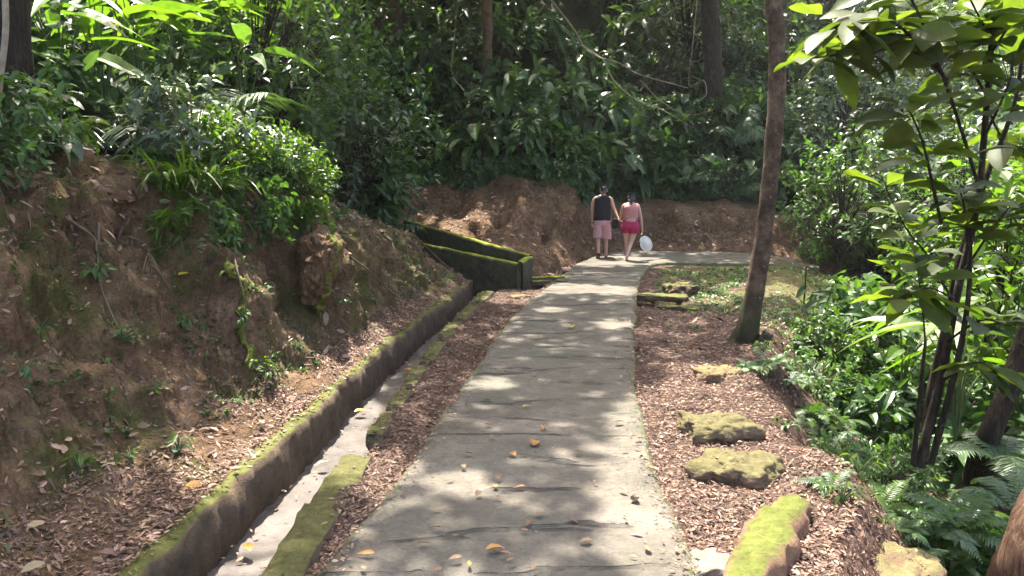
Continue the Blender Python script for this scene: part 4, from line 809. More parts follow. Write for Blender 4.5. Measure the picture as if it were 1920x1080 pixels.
# ------------------------------------------------------------------ big leaved sapling beside the verge
def w2(pts, y): return [atd(a, b, y + dy) for a, b, dy in pts]
def big_sapling(name, label, y, stems, twigs, L, W, mat, seed, base_px):
    base = atd(*base_px, y); o = thing(name, label, 'tree', tuple(base)); stm, lf = MB(), MB(); tips = []
    for pts, r0, r1 in stems:
        P = spline(w2(pts, y), 36); stm.add(*tube(P - base, np.linspace(r0, r1, 36), 8, .12, seed))
    for pts, r0, nl in twigs:
        P = spline(w2(pts, y), 14); stm.add(*tube(P - base, np.linspace(r0, r0 * .45, 14), 5, .1, seed))
        for k in range(nl):
            tpos = 1 - (k // 3) * .16 * R.uniform(.6, 1.3); 
            if tpos < .15: tpos = R.uniform(.2, 1)
            q = np.array([np.interp(tpos, np.linspace(0, 1, 14), P[:, a]) for a in range(3)]) - base; tg = unit(P[-1] - P[-4])
            a = k * 2.2 + R.uniform(-.5, .5); d = unit(np.array([math.cos(a), math.sin(a), R.uniform(-.35, .35)]) + tg * .45)
            nn = unit(np.array([0, 0, 1.0]) + rng.normal(size=3) * .3); s_ = R.uniform(.65, 1.15)
            leaves(lf, q[None] + d * .03, d[None], nn, L * s_, W * s_ * R.uniform(.85, 1.15), .28 * R.uniform(.2, 1.6), .12, R.random(), 8, 'obovate', wave=.018)
    link('trunk', stm.mesh('trunk', MAT['bark_dark']), o); link('crown', lf.mesh('crown', MAT[mat]), o); return o
Ys = 6.4
stems = [([(1720, 875, 0), (1760, 730, 0), (1792, 560, .05), (1832, 380, .1), (1850, 200, .1), (1862, 60, .1), (1890, -120, .1)], .042, .016),
         ([(1735, 870, .1), (1740, 760, .3), (1775, 600, .3), (1800, 480, .3), (1850, 330, .3), (1905, 180, .3), (1930, -50, .3)], .035, .016),
         ([(1745, 870, 0), (1790, 700, -.1), (1815, 560, -.1), (1820, 420, -.1)], .03, .014),
         ([(1712, 870, -.1), (1722, 770, -.2), (1735, 640, -.3)], .022, .012)]
tw = [([(1838, 360, 0), (1805, 250, -.1), (1760, 120, -.2), (1720, 20, -.3), (1690, -30, -.3)], .016, 12), ([(1775, 150, -.1), (1700, 60, -.3), (1630, 25, -.4), (1570, 55, -.5)], .013, 14), ([(1740, 75, -.2), (1660, 65, -.1), (1600, 95, 0), (1520, 110, 0)], .012, 12),
      ([(1770, 140, -.2), (1680, 75, 0), (1620, 85, .1), (1545, 30, .1)], .012, 10), ([(1765, 420, -.2), (1745, 330, -.3), (1728, 260, -.3), (1700, 195, -.4)], .014, 13), ([(1845, 260, 0), (1890, 160, -.2), (1900, 100, -.2)], .012, 11),
      ([(1850, 180, 0), (1800, 90, .2), (1770, 30, .2)], .012, 12), ([(1858, 100, 0), (1900, 40, 0), (1940, 10, 0)], .012, 10), ([(1815, 470, -.1), (1810, 400, -.2), (1800, 355, -.3)], .013, 11), ([(1800, 520, 0), (1860, 430, -.2), (1900, 380, -.2)], .012, 9),
      ([(1790, 570, 0), (1740, 480, .2), (1700, 430, .2), (1660, 350, .3)], .012, 11), ([(1775, 640, 0), (1840, 600, -.2), (1890, 610, -.3), (1925, 600, -.3)], .012, 8), ([(1790, 560, -.1), (1740, 540, -.3), (1690, 560, -.4)], .010, 6), ([(1850, 200, .2), (1880, 260, .4), (1915, 280, .4)], .010, 8),
      ([(1735, 640, -.3), (1728, 560, -.3), (1716, 480, -.3)], .008, 6), ([(1860, 80, 0), (1830, 20, -.3), (1800, -40, -.4)], .01, 10), ([(1765, 715, 0), (1830, 680, -.2), (1870, 700, -.2)], .01, 6)]
sap = big_sapling('sapling', 'big leaved sapling with several dark stems at the edge of the undergrowth', Ys, stems, [(a_, b_, int(c_ * 2.1)) for a_, b_, c_ in tw], .37, .185, 'leaf_olive', 3, (1720, 875))
P = spline([atd(1716, 560, 13.5), atd(1716, 500, 13.5), atd(1714, 450, 13.5)], 14); V, Q = tube(P - P[0] * 0, np.linspace(.022, .014, 14), 6, .2, 1); mb = MB(); mb.add(V, Q); tag(link('bare_stem', mb.mesh('bare_stem', MAT['twig_pale'])), 'pale bare stem standing beyond the big leaved sapling', 'stem')
for pts, y_, l_ in [([(1502, 620, 0), (1508, 560, 0), (1512, 500, 0)], 13, 'thin dark stem with a red tip beside the bushy small tree'), ([(1530, 670, 0), (1545, 590, 0), (1562, 535, 0)], 11.5, 'thin dark leaning stem in the undergrowth behind the leaning tree')]:
    P = spline(w2(pts, y_), 14); V, Q = tube(P, np.linspace(.018, .008, 14), 6, .2, 1); mb = MB(); mb.add(V, Q); tag(link('bare_stem', mb.mesh('bare_stem', MAT['bark_dark'])), l_, 'stem')
place(HEL[0], atd(1790, 830, 8.2), .9, label='bright backlit paddle plant behind the stems of the big leaved sapling'); place(HEL[0], atd(1880, 800, 9.0), 1.1, label='tall bright paddle plant beyond the black leaning trunk')
place(HEL[0], atd(1690, 760, 9.5), .7, label='low bright paddle plant before the stems of the big leaved sapling')

# ------------------------------------------------------------------ litter: single leaves on the path, the mass of dead leaves elsewhere
FG = 'dead leaves scattered on the path'
for (px_, py_, L_, mt, l_, sh) in [(1000, 838, .17, 'leaf_orange', 'yellowish brown curled leaf lying in the middle of the path', 'ovate'), (912, 1035, .13, 'leaf_orange', 'tan oval leaf flat on the near part of the path', 'ovate'), (966, 857, .10, 'leaf_orange', 'small orange leaf beside the yellowish curled leaf', 'ovate'),
                                   (1018, 800, .15, 'leaf_orange', 'orange crumpled leaf in a light spot on the path', 'lance'), (980, 765, .11, 'leaf_yellow', 'small olive yellow leaf ahead on the path', 'lance'), (702, 1041, .12, 'leaf_orange', 'reddish curled leaf near the left corner of the path', 'lance'), (1213, 882, .11, 'leaf_pale', 'pale tan round leaf at the mossy right edge of the path', 'heart'),
                                   (930, 917, .07, 'leaf_orange', 'pair of tiny orange leaf scraps near the path centre', 'ovate'), (985, 915, .10, 'leaf_orange', 'orange brown leaf scrap beside a groove of the path', 'lance'), (1193, 1048, .05, 'leaf_bright', 'tiny yellow green leaf near the right corner of the path', 'lance'), (1072, 616, .20, 'leaf_yellow', 'yellow leaf on the far part of the path', 'ovate'), (1188, 944, .11, 'bark_dark', 'black curled seed pod on the near part of the path', 'heart'),
                                   (1110, 1018, .09, 'leaf_dry', 'dark brown leaf on the near part of the path', 'ovate'), (1205, 1008, .09, 'leaf_orange', 'bent orange leaf near the right edge of the path', 'lance'), (880, 1065, .08, 'leaf_orange', 'narrow orange leaf at the near end of the path', 'lance'), (685, 1071, .05, 'leaf_pale', 'white petal on the near left corner of the path', 'heart')]:
    a = R.uniform(0, 6.28); L_ *= .78; single_leaf('fallen_leaf', at(px_, py_, .075) + [0, 0, .012], (math.cos(a), math.sin(a), .06), (rng.normal() * .15, rng.normal() * .15, 1), L_, L_ * (.34 if sh == 'lance' else .58), mt, l_, prof=sh, fold=.3, bend=.12)
proto = None
for k in range(60):
    px_, py_ = R.uniform(700, 1230), 560 + 520 * R.random()**.8; p = at(px_, py_, .075)
    if not (pl(p[1]) + .06 < p[0] < pr(p[1]) - .06): continue
    if proto is None or k % 12 == 0: proto = single_leaf('fallen_leaf', p + [0, 0, .018], (1, 0, .05), (0, .2, 1), .07, .033, 'leaf_dry', 'small brown dead leaf scattered on the grey path', .6, bend=.1, group=FG, fold=.25); continue
    o = dup(proto, tuple(p + [0, 0, .018]), R.uniform(0, 6.28), R.uniform(.45, 1.2))
for (px_, py_, L_, mt, l_) in [(325, 848, .12, 'leaf_grey', 'large grey green leaf lying on the litter above the ditch wall'), (90, 985, .12, 'leaf_pale', 'pale dry leaf lying at the foot of the bank'), (345, 910, .13, 'leaf_orange', 'orange curled leaf on the dark litter above the ditch wall'), (313, 997, .11, 'leaf_bright', 'fresh green leaf on the dark litter above the ditch wall'),
                               (85, 1060, .13, 'leaf_pale', 'upright yellowish leaf blade at the near foot of the bank'), (490, 785, .09, 'leaf_pale', 'whitish leaf in the sunlit litter above the ditch wall'), (335, 525, .12, 'leaf_yellow', 'yellow leaf caught on the bank beside the dry frond')]:
    a = R.uniform(0, 6.28); single_leaf('fallen_leaf', on_hl(px_, py_, .05), (math.cos(a), math.sin(a), .15), (.1, -.3, 1), L_, L_ * .5, mt, l_)
for (px_, py_, L_, mt, l_) in [(665, 778, .12, 'leaf_yellow', 'dark curled leaf with a yellow rim on the ditch floor'), (595, 878, .10, 'leaf_pale', 'pale leaf lying on the ditch floor near the longest kerb stone'), (470, 1042, .12, 'leaf_orange', 'orange leaf on the near end of the ditch floor'), (772, 700, .14, 'leaf_orange', 'orange brown leaf at the ditch edge beside the kerb stones')]:
    a = R.uniform(0, 6.28); single_leaf('fallen_leaf', at(px_, py_, -.29) + [0, 0, .03], (math.cos(a), math.sin(a), .1), (0, 0, 1), L_, L_ * .5, mt, l_, fold=.3)

def litter(mb, P, N, Ls, tint, flat=.25):
    n = len(P); a = rng.random(n) * 6.283; D = np.stack([np.cos(a), np.sin(a), rng.normal(size=n) * .2], -1); D = unit(D - N * (D * N).sum(-1, keepdims=True) + N * rng.normal(size=(n, 1)) * .12)
    leaves(mb, P + N * rng.uniform(.002, .02, n)[:, None], D, unit(N + rng.normal(size=(n, 3)) * flat), Ls, Ls * rng.uniform(.15, .55, n), rng.normal(size=n) * .12, rng.uniform(-.1, .35, n), tint)
mb = MB()
def ground_litter(n, y0, y1, xf0, xf1, L0, L1, dens=None, light=0.):
    y = y0 + (y1 - y0) * rng.random(n)**1.5; u = rng.random(n); x = xf0(y) * (1 - u) + xf1(y) * u
    keep = fbm(np.stack([x * 1.5, y * 1.5, 0 * x], -1), 3, 77) > -1.3 + (0 if dens is None else dens(x, y)); x, y = x[keep], y[keep]; z = ground_full(x, y); e = .02
    N = unit(np.stack([-(ground_full(x + e, y) - z) / e, -(ground_full(x, y + e) - z) / e, np.ones_like(x)], -1)); Ls = L0 + (L1 * 1.5 - L0) * rng.random(len(x))**3.4
    litter(mb, np.stack([x, y, z], -1), N, Ls, np.clip(rng.beta(1.5, 3.0, len(x)) + light, 0, 1))
ground_litter(45000, 2.8, 14.4, lambda y: kr(y) - .12, lambda y: pl(y) + .05, 0.008, .034, light=-.08)
ground_litter(90000, 2.8, 13.5, lambda y: pr(y) - .02, lambda y: se(y) + .45, 0.008, .034, light=.0)
ground_litter(4500, 9, 18, lambda y: pr(np.minimum(y, 17.5)), lambda y: se(y) + 1.5, .03, .08, lambda x, y: .25)
ground_litter(6000, 4, 12, lambda y: se(y) + .2, lambda y: se(y) + 4, .04, .12, lambda x, y: .15)
ground_litter(1600, 14.9, 19.5, lambda y: np.interp(y, [14.9, 16, 19.5], [.35, .3, 1.3]), lambda y: np.interp(y, [14.9, 16, 19.5], [.85, 1.1, 2.0]), .04, .1)
# on the two hills
def sheet_litter(S, nr_, n, t0, t1, L0, L1, ysel, up=.25, w_t=None, light=0.):
    jj = np.where((S.t >= t0) & (S.t <= t1))[0]; i = rng.integers(1, S.P.shape[0] - 2, n * 3); j = jj[rng.integers(0, len(jj), n * 3)]
    P = S.P[i, j] + (S.P[i + 1, j] - S.P[i, j]) * rng.random((n * 3, 1)); P2 = S.P[i, np.minimum(j + 1, S.P.shape[1] - 1)]; P = P + (P2 - S.P[i, j]) * rng.random((n * 3, 1))
    du = S.P[i + 1, j] - S.P[i - 1, j]; dv = S.P[i, np.minimum(j + 1, S.P.shape[1] - 1)] - S.P[i, j - 1]; N = unit(np.cross(du, dv)); N = np.where((N * nr_[i, j]).sum(-1, keepdims=True) < 0, -N, N)
    k = (N[:, 2] > up * rng.uniform(.3, 1.2, n * 3)) & ysel(P); P, N = P[k][:n], N[k][:n]
    litter(mb, P, N, rng.uniform(L0, L1, len(P)), np.clip(rng.beta(1.5, 3.0, len(P)) + light, 0, 1), .35)
near = lambda P: (P[:, 1] > 3) & (P[:, 1] < 16)
sheet_litter(HL, nrm, 20000, .9, 3.0, .012, .05, lambda P: near(P) & (fbm(P * 1.4, 3, 88) > rng.uniform(-.5, .3, len(P))) & ((P[:, 1] > 6.8) | (rng.random(len(P)) < .5)), .3)
sheet_litter(HL, nrm, 420, 1.2, 3.3, .06, .11, near, .3)
sheet_litter(HL, nrm, 2200, 3.0, 5.0, .02, .06, near, .3)
sheet_litter(HL, nrm, 3500, 5.0, 6.6, .05, .14, near, .15)
sheet_litter(HB, nb, 7000, 1.0, 4.2, .05, .12, lambda P: (P[:, 0] > -5) & (P[:, 0] < 10), .35)
y = 3 + 11.8 * rng.random(2600)**1.3; x = wl(y) - .03 - .22 * rng.random(2600)**.7; litter(mb, np.stack([x, y, 0 * x + .072], -1), np.tile([0, 0, 1.0], (2600, 1)), rng.uniform(.015, .06, 2600), rng.random(2600) * .7)
y = rng.uniform(3, 14.5, 260); x = wl(y) + .02 + (kl(y) - wl(y)) * rng.random(260)**1.6; litter(mb, np.stack([x, y, 0 * x - .30], -1), np.tile([0, 0, 1.0], (260, 1)), rng.uniform(.02, .06, 260), rng.random(260))
i_ = rng.integers(2, 556, 1100); j_ = np.where((HL.t > 4.6) & (HL.t < 5.5))[0]; j_ = j_[rng.integers(0, len(j_), 1100)]; k_ = near(HL.P[i_, j_]); P_ = HL.P[i_, j_][k_]; n2 = len(P_); leaves(mb, P_ + nrm[i_, j_][k_] * .04, unit(rng.normal(size=(n2, 3)) * .6 + np.array([.2, -.1, -.6])), unit(nrm[i_, j_][k_] + rng.normal(size=(n2, 3)) * .4), rng.uniform(.05, .16, n2), rng.uniform(.012, .04, n2), .2, .2, rng.beta(1.6, 3.5, n2))
sheet_litter(HL, nrm, 3500, 2.8, 5.2, .015, .05, near, .1)
for side in (0, 1):                    # litter spilling over the slab's edges
    y = 3 + 11.5 * rng.random(1500)**1.3; off = rng.exponential(.06, 1500); x = pl(y) + off if side == 0 else pr(y) - off
    litter(mb, np.stack([x, y, 0 * x + .078], -1), np.tile([0, 0, 1.0], (1500, 1)), rng.uniform(.008, .04, 1500), rng.beta(1.5, 3, 1500))
y = 3 + 11 * rng.random(700)**1.3; u_ = rng.random(700); x = pl(y) * u_ + pr(y) * (1 - u_); litter(mb, np.stack([x, y, 0 * x + .08], -1), np.tile([0, 0, 1.0], (700, 1)), rng.uniform(.006, .022, 700), rng.beta(1.5, 4, 700))
for o_ in [q for q in COL.objects if q.name.split('.')[0] in ('rock', 'kerb_stone', 'stone_block') and q.location.y < 9]:   # chips resting on the stones
    me_ = o_.data; v_ = np.empty(len(me_.vertices) * 3, np.float32); me_.vertices.foreach_get('co', v_); n_ = np.empty(len(v_), np.float32); me_.vertices.foreach_get('normal', n_); M_ = np.array(Matrix.LocRotScale(o_.location, o_.rotation_euler, o_.scale)); v_ = v_.reshape(-1, 3) @ M_[:3, :3].T + M_[:3, 3]; n_ = n_.reshape(-1, 3) @ M_[:3, :3].T
    k_ = np.where(n_[:, 2] > .7)[0]
    if len(k_) == 0: continue
    k_ = k_[rng.integers(0, len(k_), 26)]; litter(mb, v_[k_] + [0, 0, .004], unit(n_[k_]), rng.uniform(.012, .045, 26), rng.beta(1.6, 2.6, 26))
lit = link('leaf_litter', mb.mesh('leaf_litter', MAT['litter'], False)); lit['kind'] = 'stuff'
mb = MB()                              # fine twigs in the litter
for k in range(420):
    if k % 2: y = R.uniform(3, 13); x = R.uniform(float(pr(y)) + .05, float(se(y)) + .2); p = gpt(x, y, .015)
    else:
        y = R.uniform(3, 14); x = R.uniform(float(kr(y)) - .1, float(pl(y)) - .05) if k % 4 else float(wl(y)) - R.uniform(.3, 1.0); p = gpt(x, y, .015) if k % 4 else np.array([x, y, .06])
    a = R.uniform(0, 6.28); L_ = R.uniform(.06, .28); d = np.array([math.cos(a), math.sin(a), 0]) * L_; mb.add(*tube(spline([p - d / 2, p + np.array([d[1], -d[0], .05]) * .12, p + d / 2], 5), R.uniform(.0015, .004), 3))
for k in range(900):                   # dead grass and rootlets over the cut face
    i_, j_ = R.randrange(150, 480), int(np.argmin(np.abs(HL.t - R.uniform(2.6, 5.2)))); p = HL.P[i_, j_] + nrm[i_, j_] * .01
    if not (3 < p[1] < 15): continue
    d = unit(np.array([R.uniform(-.5, .5), R.uniform(-.5, .5), -1.0])); d = unit(d - nrm[i_, j_] * (d @ nrm[i_, j_])) * R.uniform(.05, .22); mb.add(*tube(spline([p - d / 2, p + nrm[i_, j_] * .015 + rng.normal(size=3) * .01, p + d / 2], 5), R.uniform(.0012, .003), 3))
tw_ = link('twig_litter', mb.mesh('twig_litter', MAT['twig'], False)); tw_['kind'] = 'stuff'
# low moss and seedlings over the bank and the green verge: too many to count
mb = MB()
def seedlings(P, N, n_each, L_):
    for p, nn in zip(P, N):
        a = rng.random(n_each) * 6.28; D = unit(np.stack([np.cos(a), np.sin(a), 0 * a + .5], -1) + nn * .6); leaves(mb, np.tile(p, (n_each, 1)) + rng.normal(size=(n_each, 3)) * .012, D, np.array([0, 0, 1.0]), L_ * rng.uniform(.5, 1.2, n_each), L_ * .42, .25, .1, rng.uniform(.1, .9))
jj = np.where((HL.t > 2.3) & (HL.t < 6.3))[0]; i = rng.integers(2, 556, 9000); j = jj[rng.integers(0, len(jj), 9000)]; P = HL.P[i, j]
k = near(P) & (fbm(P * 1.6, 3, 66) > np.interp(HL.t[j], [2.3, 3.2, 4.4, 5.2, 6.3], [.35, .25, .0, -.35, -.3])) ; seedlings(P[k][:1900], nrm[i, j][k][:1900], 5, .05)
y = rng.uniform(9.5, 17.5, 5000); x = pr(np.minimum(y, 17.5)) + .3 + rng.random(5000) * (se(y) + 1.6 - pr(np.minimum(y, 17.5))); z = ground_full(x, y); k = (fbm(np.stack([x, y, z], -1) * 1.3, 3, 12) > -.05) & ~((x < 2.9) & (y < 13.5)); P = np.stack([x, y, z], -1)[k][:1300]
seedlings(P, np.tile([0, 0, 1.0], (len(P), 1)), 6, .07)
gc = link('ground_cover', mb.mesh('ground_cover', MAT['leaf_mid'], False)); gc['kind'] = 'stuff'

# ------------------------------------------------------------------ the couple walking away
def mat_simple(name, col, rough=.6, spec=.3, var=.12): return plain(name, col, rough, 30, var, .1, .003, spec)
MAT['skin_man'] = mat_simple('tanned_skin', (.42, .25, .18), .5, .4); MAT['skin_woman'] = mat_simple('pinkish_skin', (.55, .32, .26), .5, .4)
MAT['black_cloth'] = mat_simple('black_cloth', (.012, .012, .016), .85); MAT['pink_cloth'] = mat_simple('faded_pink_cloth', (.46, .27, .29), .9, var=.3); MAT['red_cloth'] = mat_simple('crimson_cloth', (.36, .022, .075), .75)
MAT['hair'] = mat_simple('dark_hair', (.016, .012, .012), .5, .5, .3); MAT['white_cloth'] = mat_simple('white_straw', (.74, .72, .70), .8); MAT['rubber'] = mat_simple('black_rubber', (.02, .018, .018), .7); MAT['peach'] = mat_simple('pale_waistband', (.6, .36, .33), .8)
def skin_mesh(name, J, edges, mat, root, lvl=2):
    names = list(J); me = bpy.data.meshes.new('tmp'); me.from_pydata([J[k][0] for k in names], [(names.index(a), names.index(b)) for a, b in edges], []); o = bpy.data.objects.new('tmp', me); COL.objects.link(o)
    o.modifiers.new('s', 'SKIN'); sub = o.modifiers.new('u', 'SUBSURF'); sub.levels = lvl; sub.render_levels = lvl
    for k, v in zip(names, me.skin_vertices[0].data): r = J[k][1]; v.radius = (r, r) if np.isscalar(r) else r; v.use_root = (k == root)
    dg = bpy.context.evaluated_depsgraph_get(); out = bpy.data.meshes.new_from_object(o.evaluated_get(dg)); bpy.data.objects.remove(o); out.name = name; out.materials.clear(); out.materials.append(mat)
    for p in out.polygons: p.use_smooth = True
    return out
def join_quads(me, items):             # add closed small surfaces (fingers, ears, nose) to a body mesh
    bm = bmesh.new(); bm.from_mesh(me)
    for V, Q in items:
        vs = [bm.verts.new(v) for v in V]
        for q in Q: bm.faces.new([vs[i] for i in q]).smooth = True
    bm.to_mesh(me); bm.free(); return me
def fingers(wrist, palm_dir, across, nrm_, s=1.0):
    out = []; palm_dir, across, nrm_ = unit(np.array(palm_dir, float)), unit(np.array(across, float)), unit(np.array(nrm_, float)); w0 = np.array(wrist, float)
    for k, (off, L) in enumerate([(-.028, .072), (-.010, .082), (.009, .076), (.026, .058)]):
        b0 = w0 + palm_dir * .075 * s + across * off * s; p = [b0 - palm_dir * .02, b0 + palm_dir * L * .4 * s, b0 + palm_dir * L * .75 * s + nrm_ * .014 * s, b0 + palm_dir * L * .92 * s + nrm_ * .032 * s]; out.append(tube(spline(p, 8), np.linspace(.0095, .0065, 8) * s, 6))
    b0 = w0 + palm_dir * .03 * s - across * .024 * s; out.append(tube(spline([b0, b0 + (palm_dir * .5 - across * .8) * .03 * s, b0 + (palm_dir * .8 - across * .6 + nrm_ * .4) * .06 * s], 7), np.linspace(.011, .008, 7) * s, 6)); return out
def ell(c, r, nu=10, nv=8):
    u = np.linspace(0, 2 * math.pi, nu + 1)[:-1]; v = np.linspace(.05, math.pi - .05, nv); V = np.stack([np.cos(u)[None] * np.sin(v)[:, None], np.sin(u)[None] * np.sin(v)[:, None], np.cos(v)[:, None] + 0 * u[None]], -1) * np.array(r) + np.array(c)
    i = np.arange(nv - 1)[:, None] * nu; j = np.arange(nu)[None]; j2 = (j + 1) % nu; return V.reshape(-1, 3), np.stack([i + j, i + nu + j, i + nu + j2, i + j2], -1).reshape(-1, 4)
E_ARM = lambda s: [('neckb', 'sh' + s), ('sh' + s, 'el' + s), ('el' + s, 'wr' + s), ('wr' + s, 'pa' + s)]
E_LEG = lambda s: [('pel', 'hip' + s), ('hip' + s, 'th' + s), ('th' + s, 'kn' + s), ('kn' + s, 'ca' + s), ('ca' + s, 'an' + s), ('an' + s, 'he' + s), ('he' + s, 'to' + s)]
E_BODY = [('pel', 'wai'), ('wai', 'che'), ('che', 'neckb'), ('neckb', 'nec'), ('nec', 'hd0'), ('hd0', 'hd1'), ('hd1', 'hd2')] + E_ARM('L') + E_ARM('R') + E_LEG('L') + E_LEG('R')
MX, MY = 2.16, 19.2
man = thing('person', 'man in a black sleeveless top and faded pink shorts walking away hand in hand', 'person', (MX, MY, .06))
J = dict(pel=((0, 0, .93), (.155, .115)), wai=((0, 0, 1.08), (.15, .10)), che=((0, .01, 1.28), (.165, .11)), neckb=((.01, .0, 1.42), (.10, .075)), nec=((.02, .015, 1.49), .056), hd0=((.03, .03, 1.55), .068), hd1=((.035, .035, 1.625), (.078, .09)), hd2=((.035, .03, 1.695), (.058, .07)),
         shL=((-.19, 0, 1.405), .062), elL=((-.245, .03, 1.13), .044), wrL=((-.235, .10, .90), .029), paL=((-.232, .125, .83), (.036, .02)), shR=((.195, 0, 1.405), .062), elR=((.275, -.05, 1.15), .044), wrR=((.355, -.19, .95), .029), paR=((.395, -.235, .90), (.03, .022)),
         hipL=((-.09, 0, .88), .105), thL=((-.095, -.0, .70), .088), knL=((-.10, -.02, .49), .058), caL=((-.10, -.12, .34), .054), anL=((-.105, -.21, .15), .036), heL=((-.105, -.25, .10), .034), toL=((-.11, -.14, .01), .03),
         hipR=((.09, 0, .88), .105), thR=((.095, .02, .70), .088), knR=((.10, .04, .47), .058), caR=((.10, .0, .31), .055), anR=((.10, -.02, .09), .037), heR=((.10, -.04, .045), .036), toR=((.115, .13, .03), .034))
bd = skin_mesh('body', J, E_BODY, MAT['skin_man'], 'pel')
bd = join_quads(bd, fingers((-.234, .11, .87), (0, .2, -1), (.1, 1, .15), (1, 0, 0)) + fingers((.358, -.195, .94), (.45, -.45, -.5), (.5, .6, -.1), (.6, -.5, .5), .9) + [ell((-.05, .03, 1.615), (.012, .022, .034)), ell((.12, .03, 1.615), (.012, .022, .034)), ell((.035, .132, 1.605), (.013, .02, .022)), ell((.005, .118, 1.64), (.012, .008, .008)), ell((.065, .118, 1.64), (.012, .008, .008)), ell((.035, .122, 1.565), (.024, .008, .007))])
link('body', bd, man)
def loft(rings, nseg=24, sq=2.4, cap=False):
    t = np.linspace(0, 2 * math.pi, nseg + 1)[:-1]; ct, st_ = np.cos(t), np.sin(t); e = 2 / sq; cx_, sx_ = np.sign(ct) * np.abs(ct)**e, np.sign(st_) * np.abs(st_)**e
    R_ = spline(np.array(rings, float), len(rings) * 4); V = np.stack([R_[:, 0:1] + R_[:, 3:4] * cx_, R_[:, 1:2] + R_[:, 4:5] * sx_, R_[:, 2:3] + 0 * cx_], -1)
    V = V + .006 * fbm(V * np.array([14, 14, 6]), 3, 7)[..., None] * np.array([1, 1, 0]); n_ = len(R_); i = np.arange(n_ - 1)[:, None] * nseg; j = np.arange(nseg)[None]; j2 = (j + 1) % nseg
    Q = np.stack([i + j, i + j2, i + nseg + j2, i + nseg + j], -1).reshape(-1, 4); caps = []
    if cap:
        for r_ in (0, n_ - 1): caps += [[r_ * nseg + k, r_ * nseg + k + 1, r_ * nseg + (nseg - k - 2), r_ * nseg + (nseg - 1 - k)] for k in range(nseg // 2 - 1)]
    return V.reshape(-1, 3), np.vstack([Q] + ([np.array(caps)] if caps else []))
def wear(name, lofts, mat, parent):
    mb = MB()
    for V, Q in lofts: mb.add(V, Q)
    return link(name, mb.mesh(name, mat), parent)
wear('tank_top', [loft([(0, 0, .83, .196, .145), (0, 0, .95, .192, .14), (0, .005, 1.1, .188, .132), (0, .01, 1.24, .198, .138), (0, .005, 1.34, .205, .13), (.0, .0, 1.42, .195, .105), (.01, .0, 1.47, .13, .08), (.012, .005, 1.485, .075, .062)], cap=True)], MAT['black_cloth'], man)
wear('shorts', [loft([(0, 0, .98, .17, .13), (0, 0, .90, .192, .142), (0, 0, .82, .198, .148), (0, 0, .76, .19, .14)], cap=True), loft([(-.098, 0, .82, .105, .135), (-.10, -.005, .65, .112, .125), (-.105, -.02, .47, .118, .12)], cap=True), loft([(.098, 0, .82, .105, .135), (.105, .01, .65, .114, .128), (.115, .03, .44, .12, .122)], cap=True)], MAT['pink_cloth'], man)
HJ = dict(z=((.034, -.012, 1.565), (.062, .055)), a=((.034, .005, 1.61), (.085, .085)), b=((.034, .02, 1.66), (.083, .092)), c=((.034, .028, 1.71), (.06, .068))); link('hair', skin_mesh('hair', HJ, [('z', 'a'), ('a', 'b'), ('b', 'c')], MAT['hair'], 'a'), man)
def flipflop(p0, p1, wdt=.05, th=.014, up=(0, 0, 1)):
    p0, p1 = np.array(p0, float), np.array(p1, float); d = p1 - p0; sd = unit(np.cross(d, up)); n_ = unit(np.cross(sd, d)); t = np.linspace(0, 1, 9); wv = wdt * np.array([.35, .75, .85, .8, .8, .95, 1, .85, .3]); ring = []
    for a, b in ((-1, 0), (1, 0), (1, 1), (-1, 1)): ring.append(p0 + d * t[:, None] + sd * (a * wv)[:, None] + n_ * (b - 1) * th)
    V = np.stack(ring, 1); i = np.arange(8)[:, None] * 4; j = np.arange(4)[None]; j2 = (j + 1) % 4; Q = np.stack([i + j, i + j2, i + 4 + j2, i + 4 + j], -1).reshape(-1, 4); return V.reshape(-1, 3), np.vstack([Q, [[0, 1, 2, 3], [32, 35, 34, 33]]])
for geo in (flipflop((-.105, -.30, .13), (-.112, -.10, -.035), up=(0, -.7, .7)), flipflop((.10, -.09, .012), (.12, .185, .012))):
    mb = MB(); mb.add(*geo); link('flip_flop', mb.mesh('flip_flop', MAT['rubber'], False), man)
WX, WY = 2.74, 18.6
wom = thing('person', 'woman in rose top and red shorts walking away with a white hat in hand', 'person', (WX, WY, .06))
J = dict(pel=((0, 0, .84), (.165, .125)), wai=((.005, 0, 1.0), (.168, .115)), che=((.01, .01, 1.15), (.168, .115)), neckb=((.015, .01, 1.275), (.105, .065)), nec=((.02, .02, 1.345), .045), hd0=((.025, .035, 1.40), .06), hd1=((.03, .04, 1.465), (.072, .085)), hd2=((.03, .035, 1.525), (.052, .062)),
         shL=((-.155, .01, 1.265), .052), elL=((-.20, .12, 1.04), .04), wrL=((-.19, .31, .955), .025), paL=((-.185, .36, .93), (.026, .02)), shR=((.175, .01, 1.265), .054), elR=((.25, .0, .98), .041), wrR=((.29, .02, .745), .026), paR=((.298, .03, .675), (.026, .02)),
         hipL=((-.085, 0, .79), .108), thL=((-.075, .03, .62), .088), knL=((-.06, .07, .43), .057), caL=((-.055, .06, .29), .052), anL=((-.045, .05, .085), .032), heL=((-.045, .03, .04), .032), toL=((-.055, .19, .025), .027),
         hipR=((.095, 0, .79), .108), thR=((.08, -.02, .61), .09), knR=((.025, -.03, .42), .058), caR=((-.03, -.13, .28), .053), anR=((-.09, -.24, .13), .033), heR=((-.105, -.27, .10), .031), toR=((-.085, -.17, -.005), .026))
bd = skin_mesh('body', J, E_BODY, MAT['skin_woman'], 'pel')
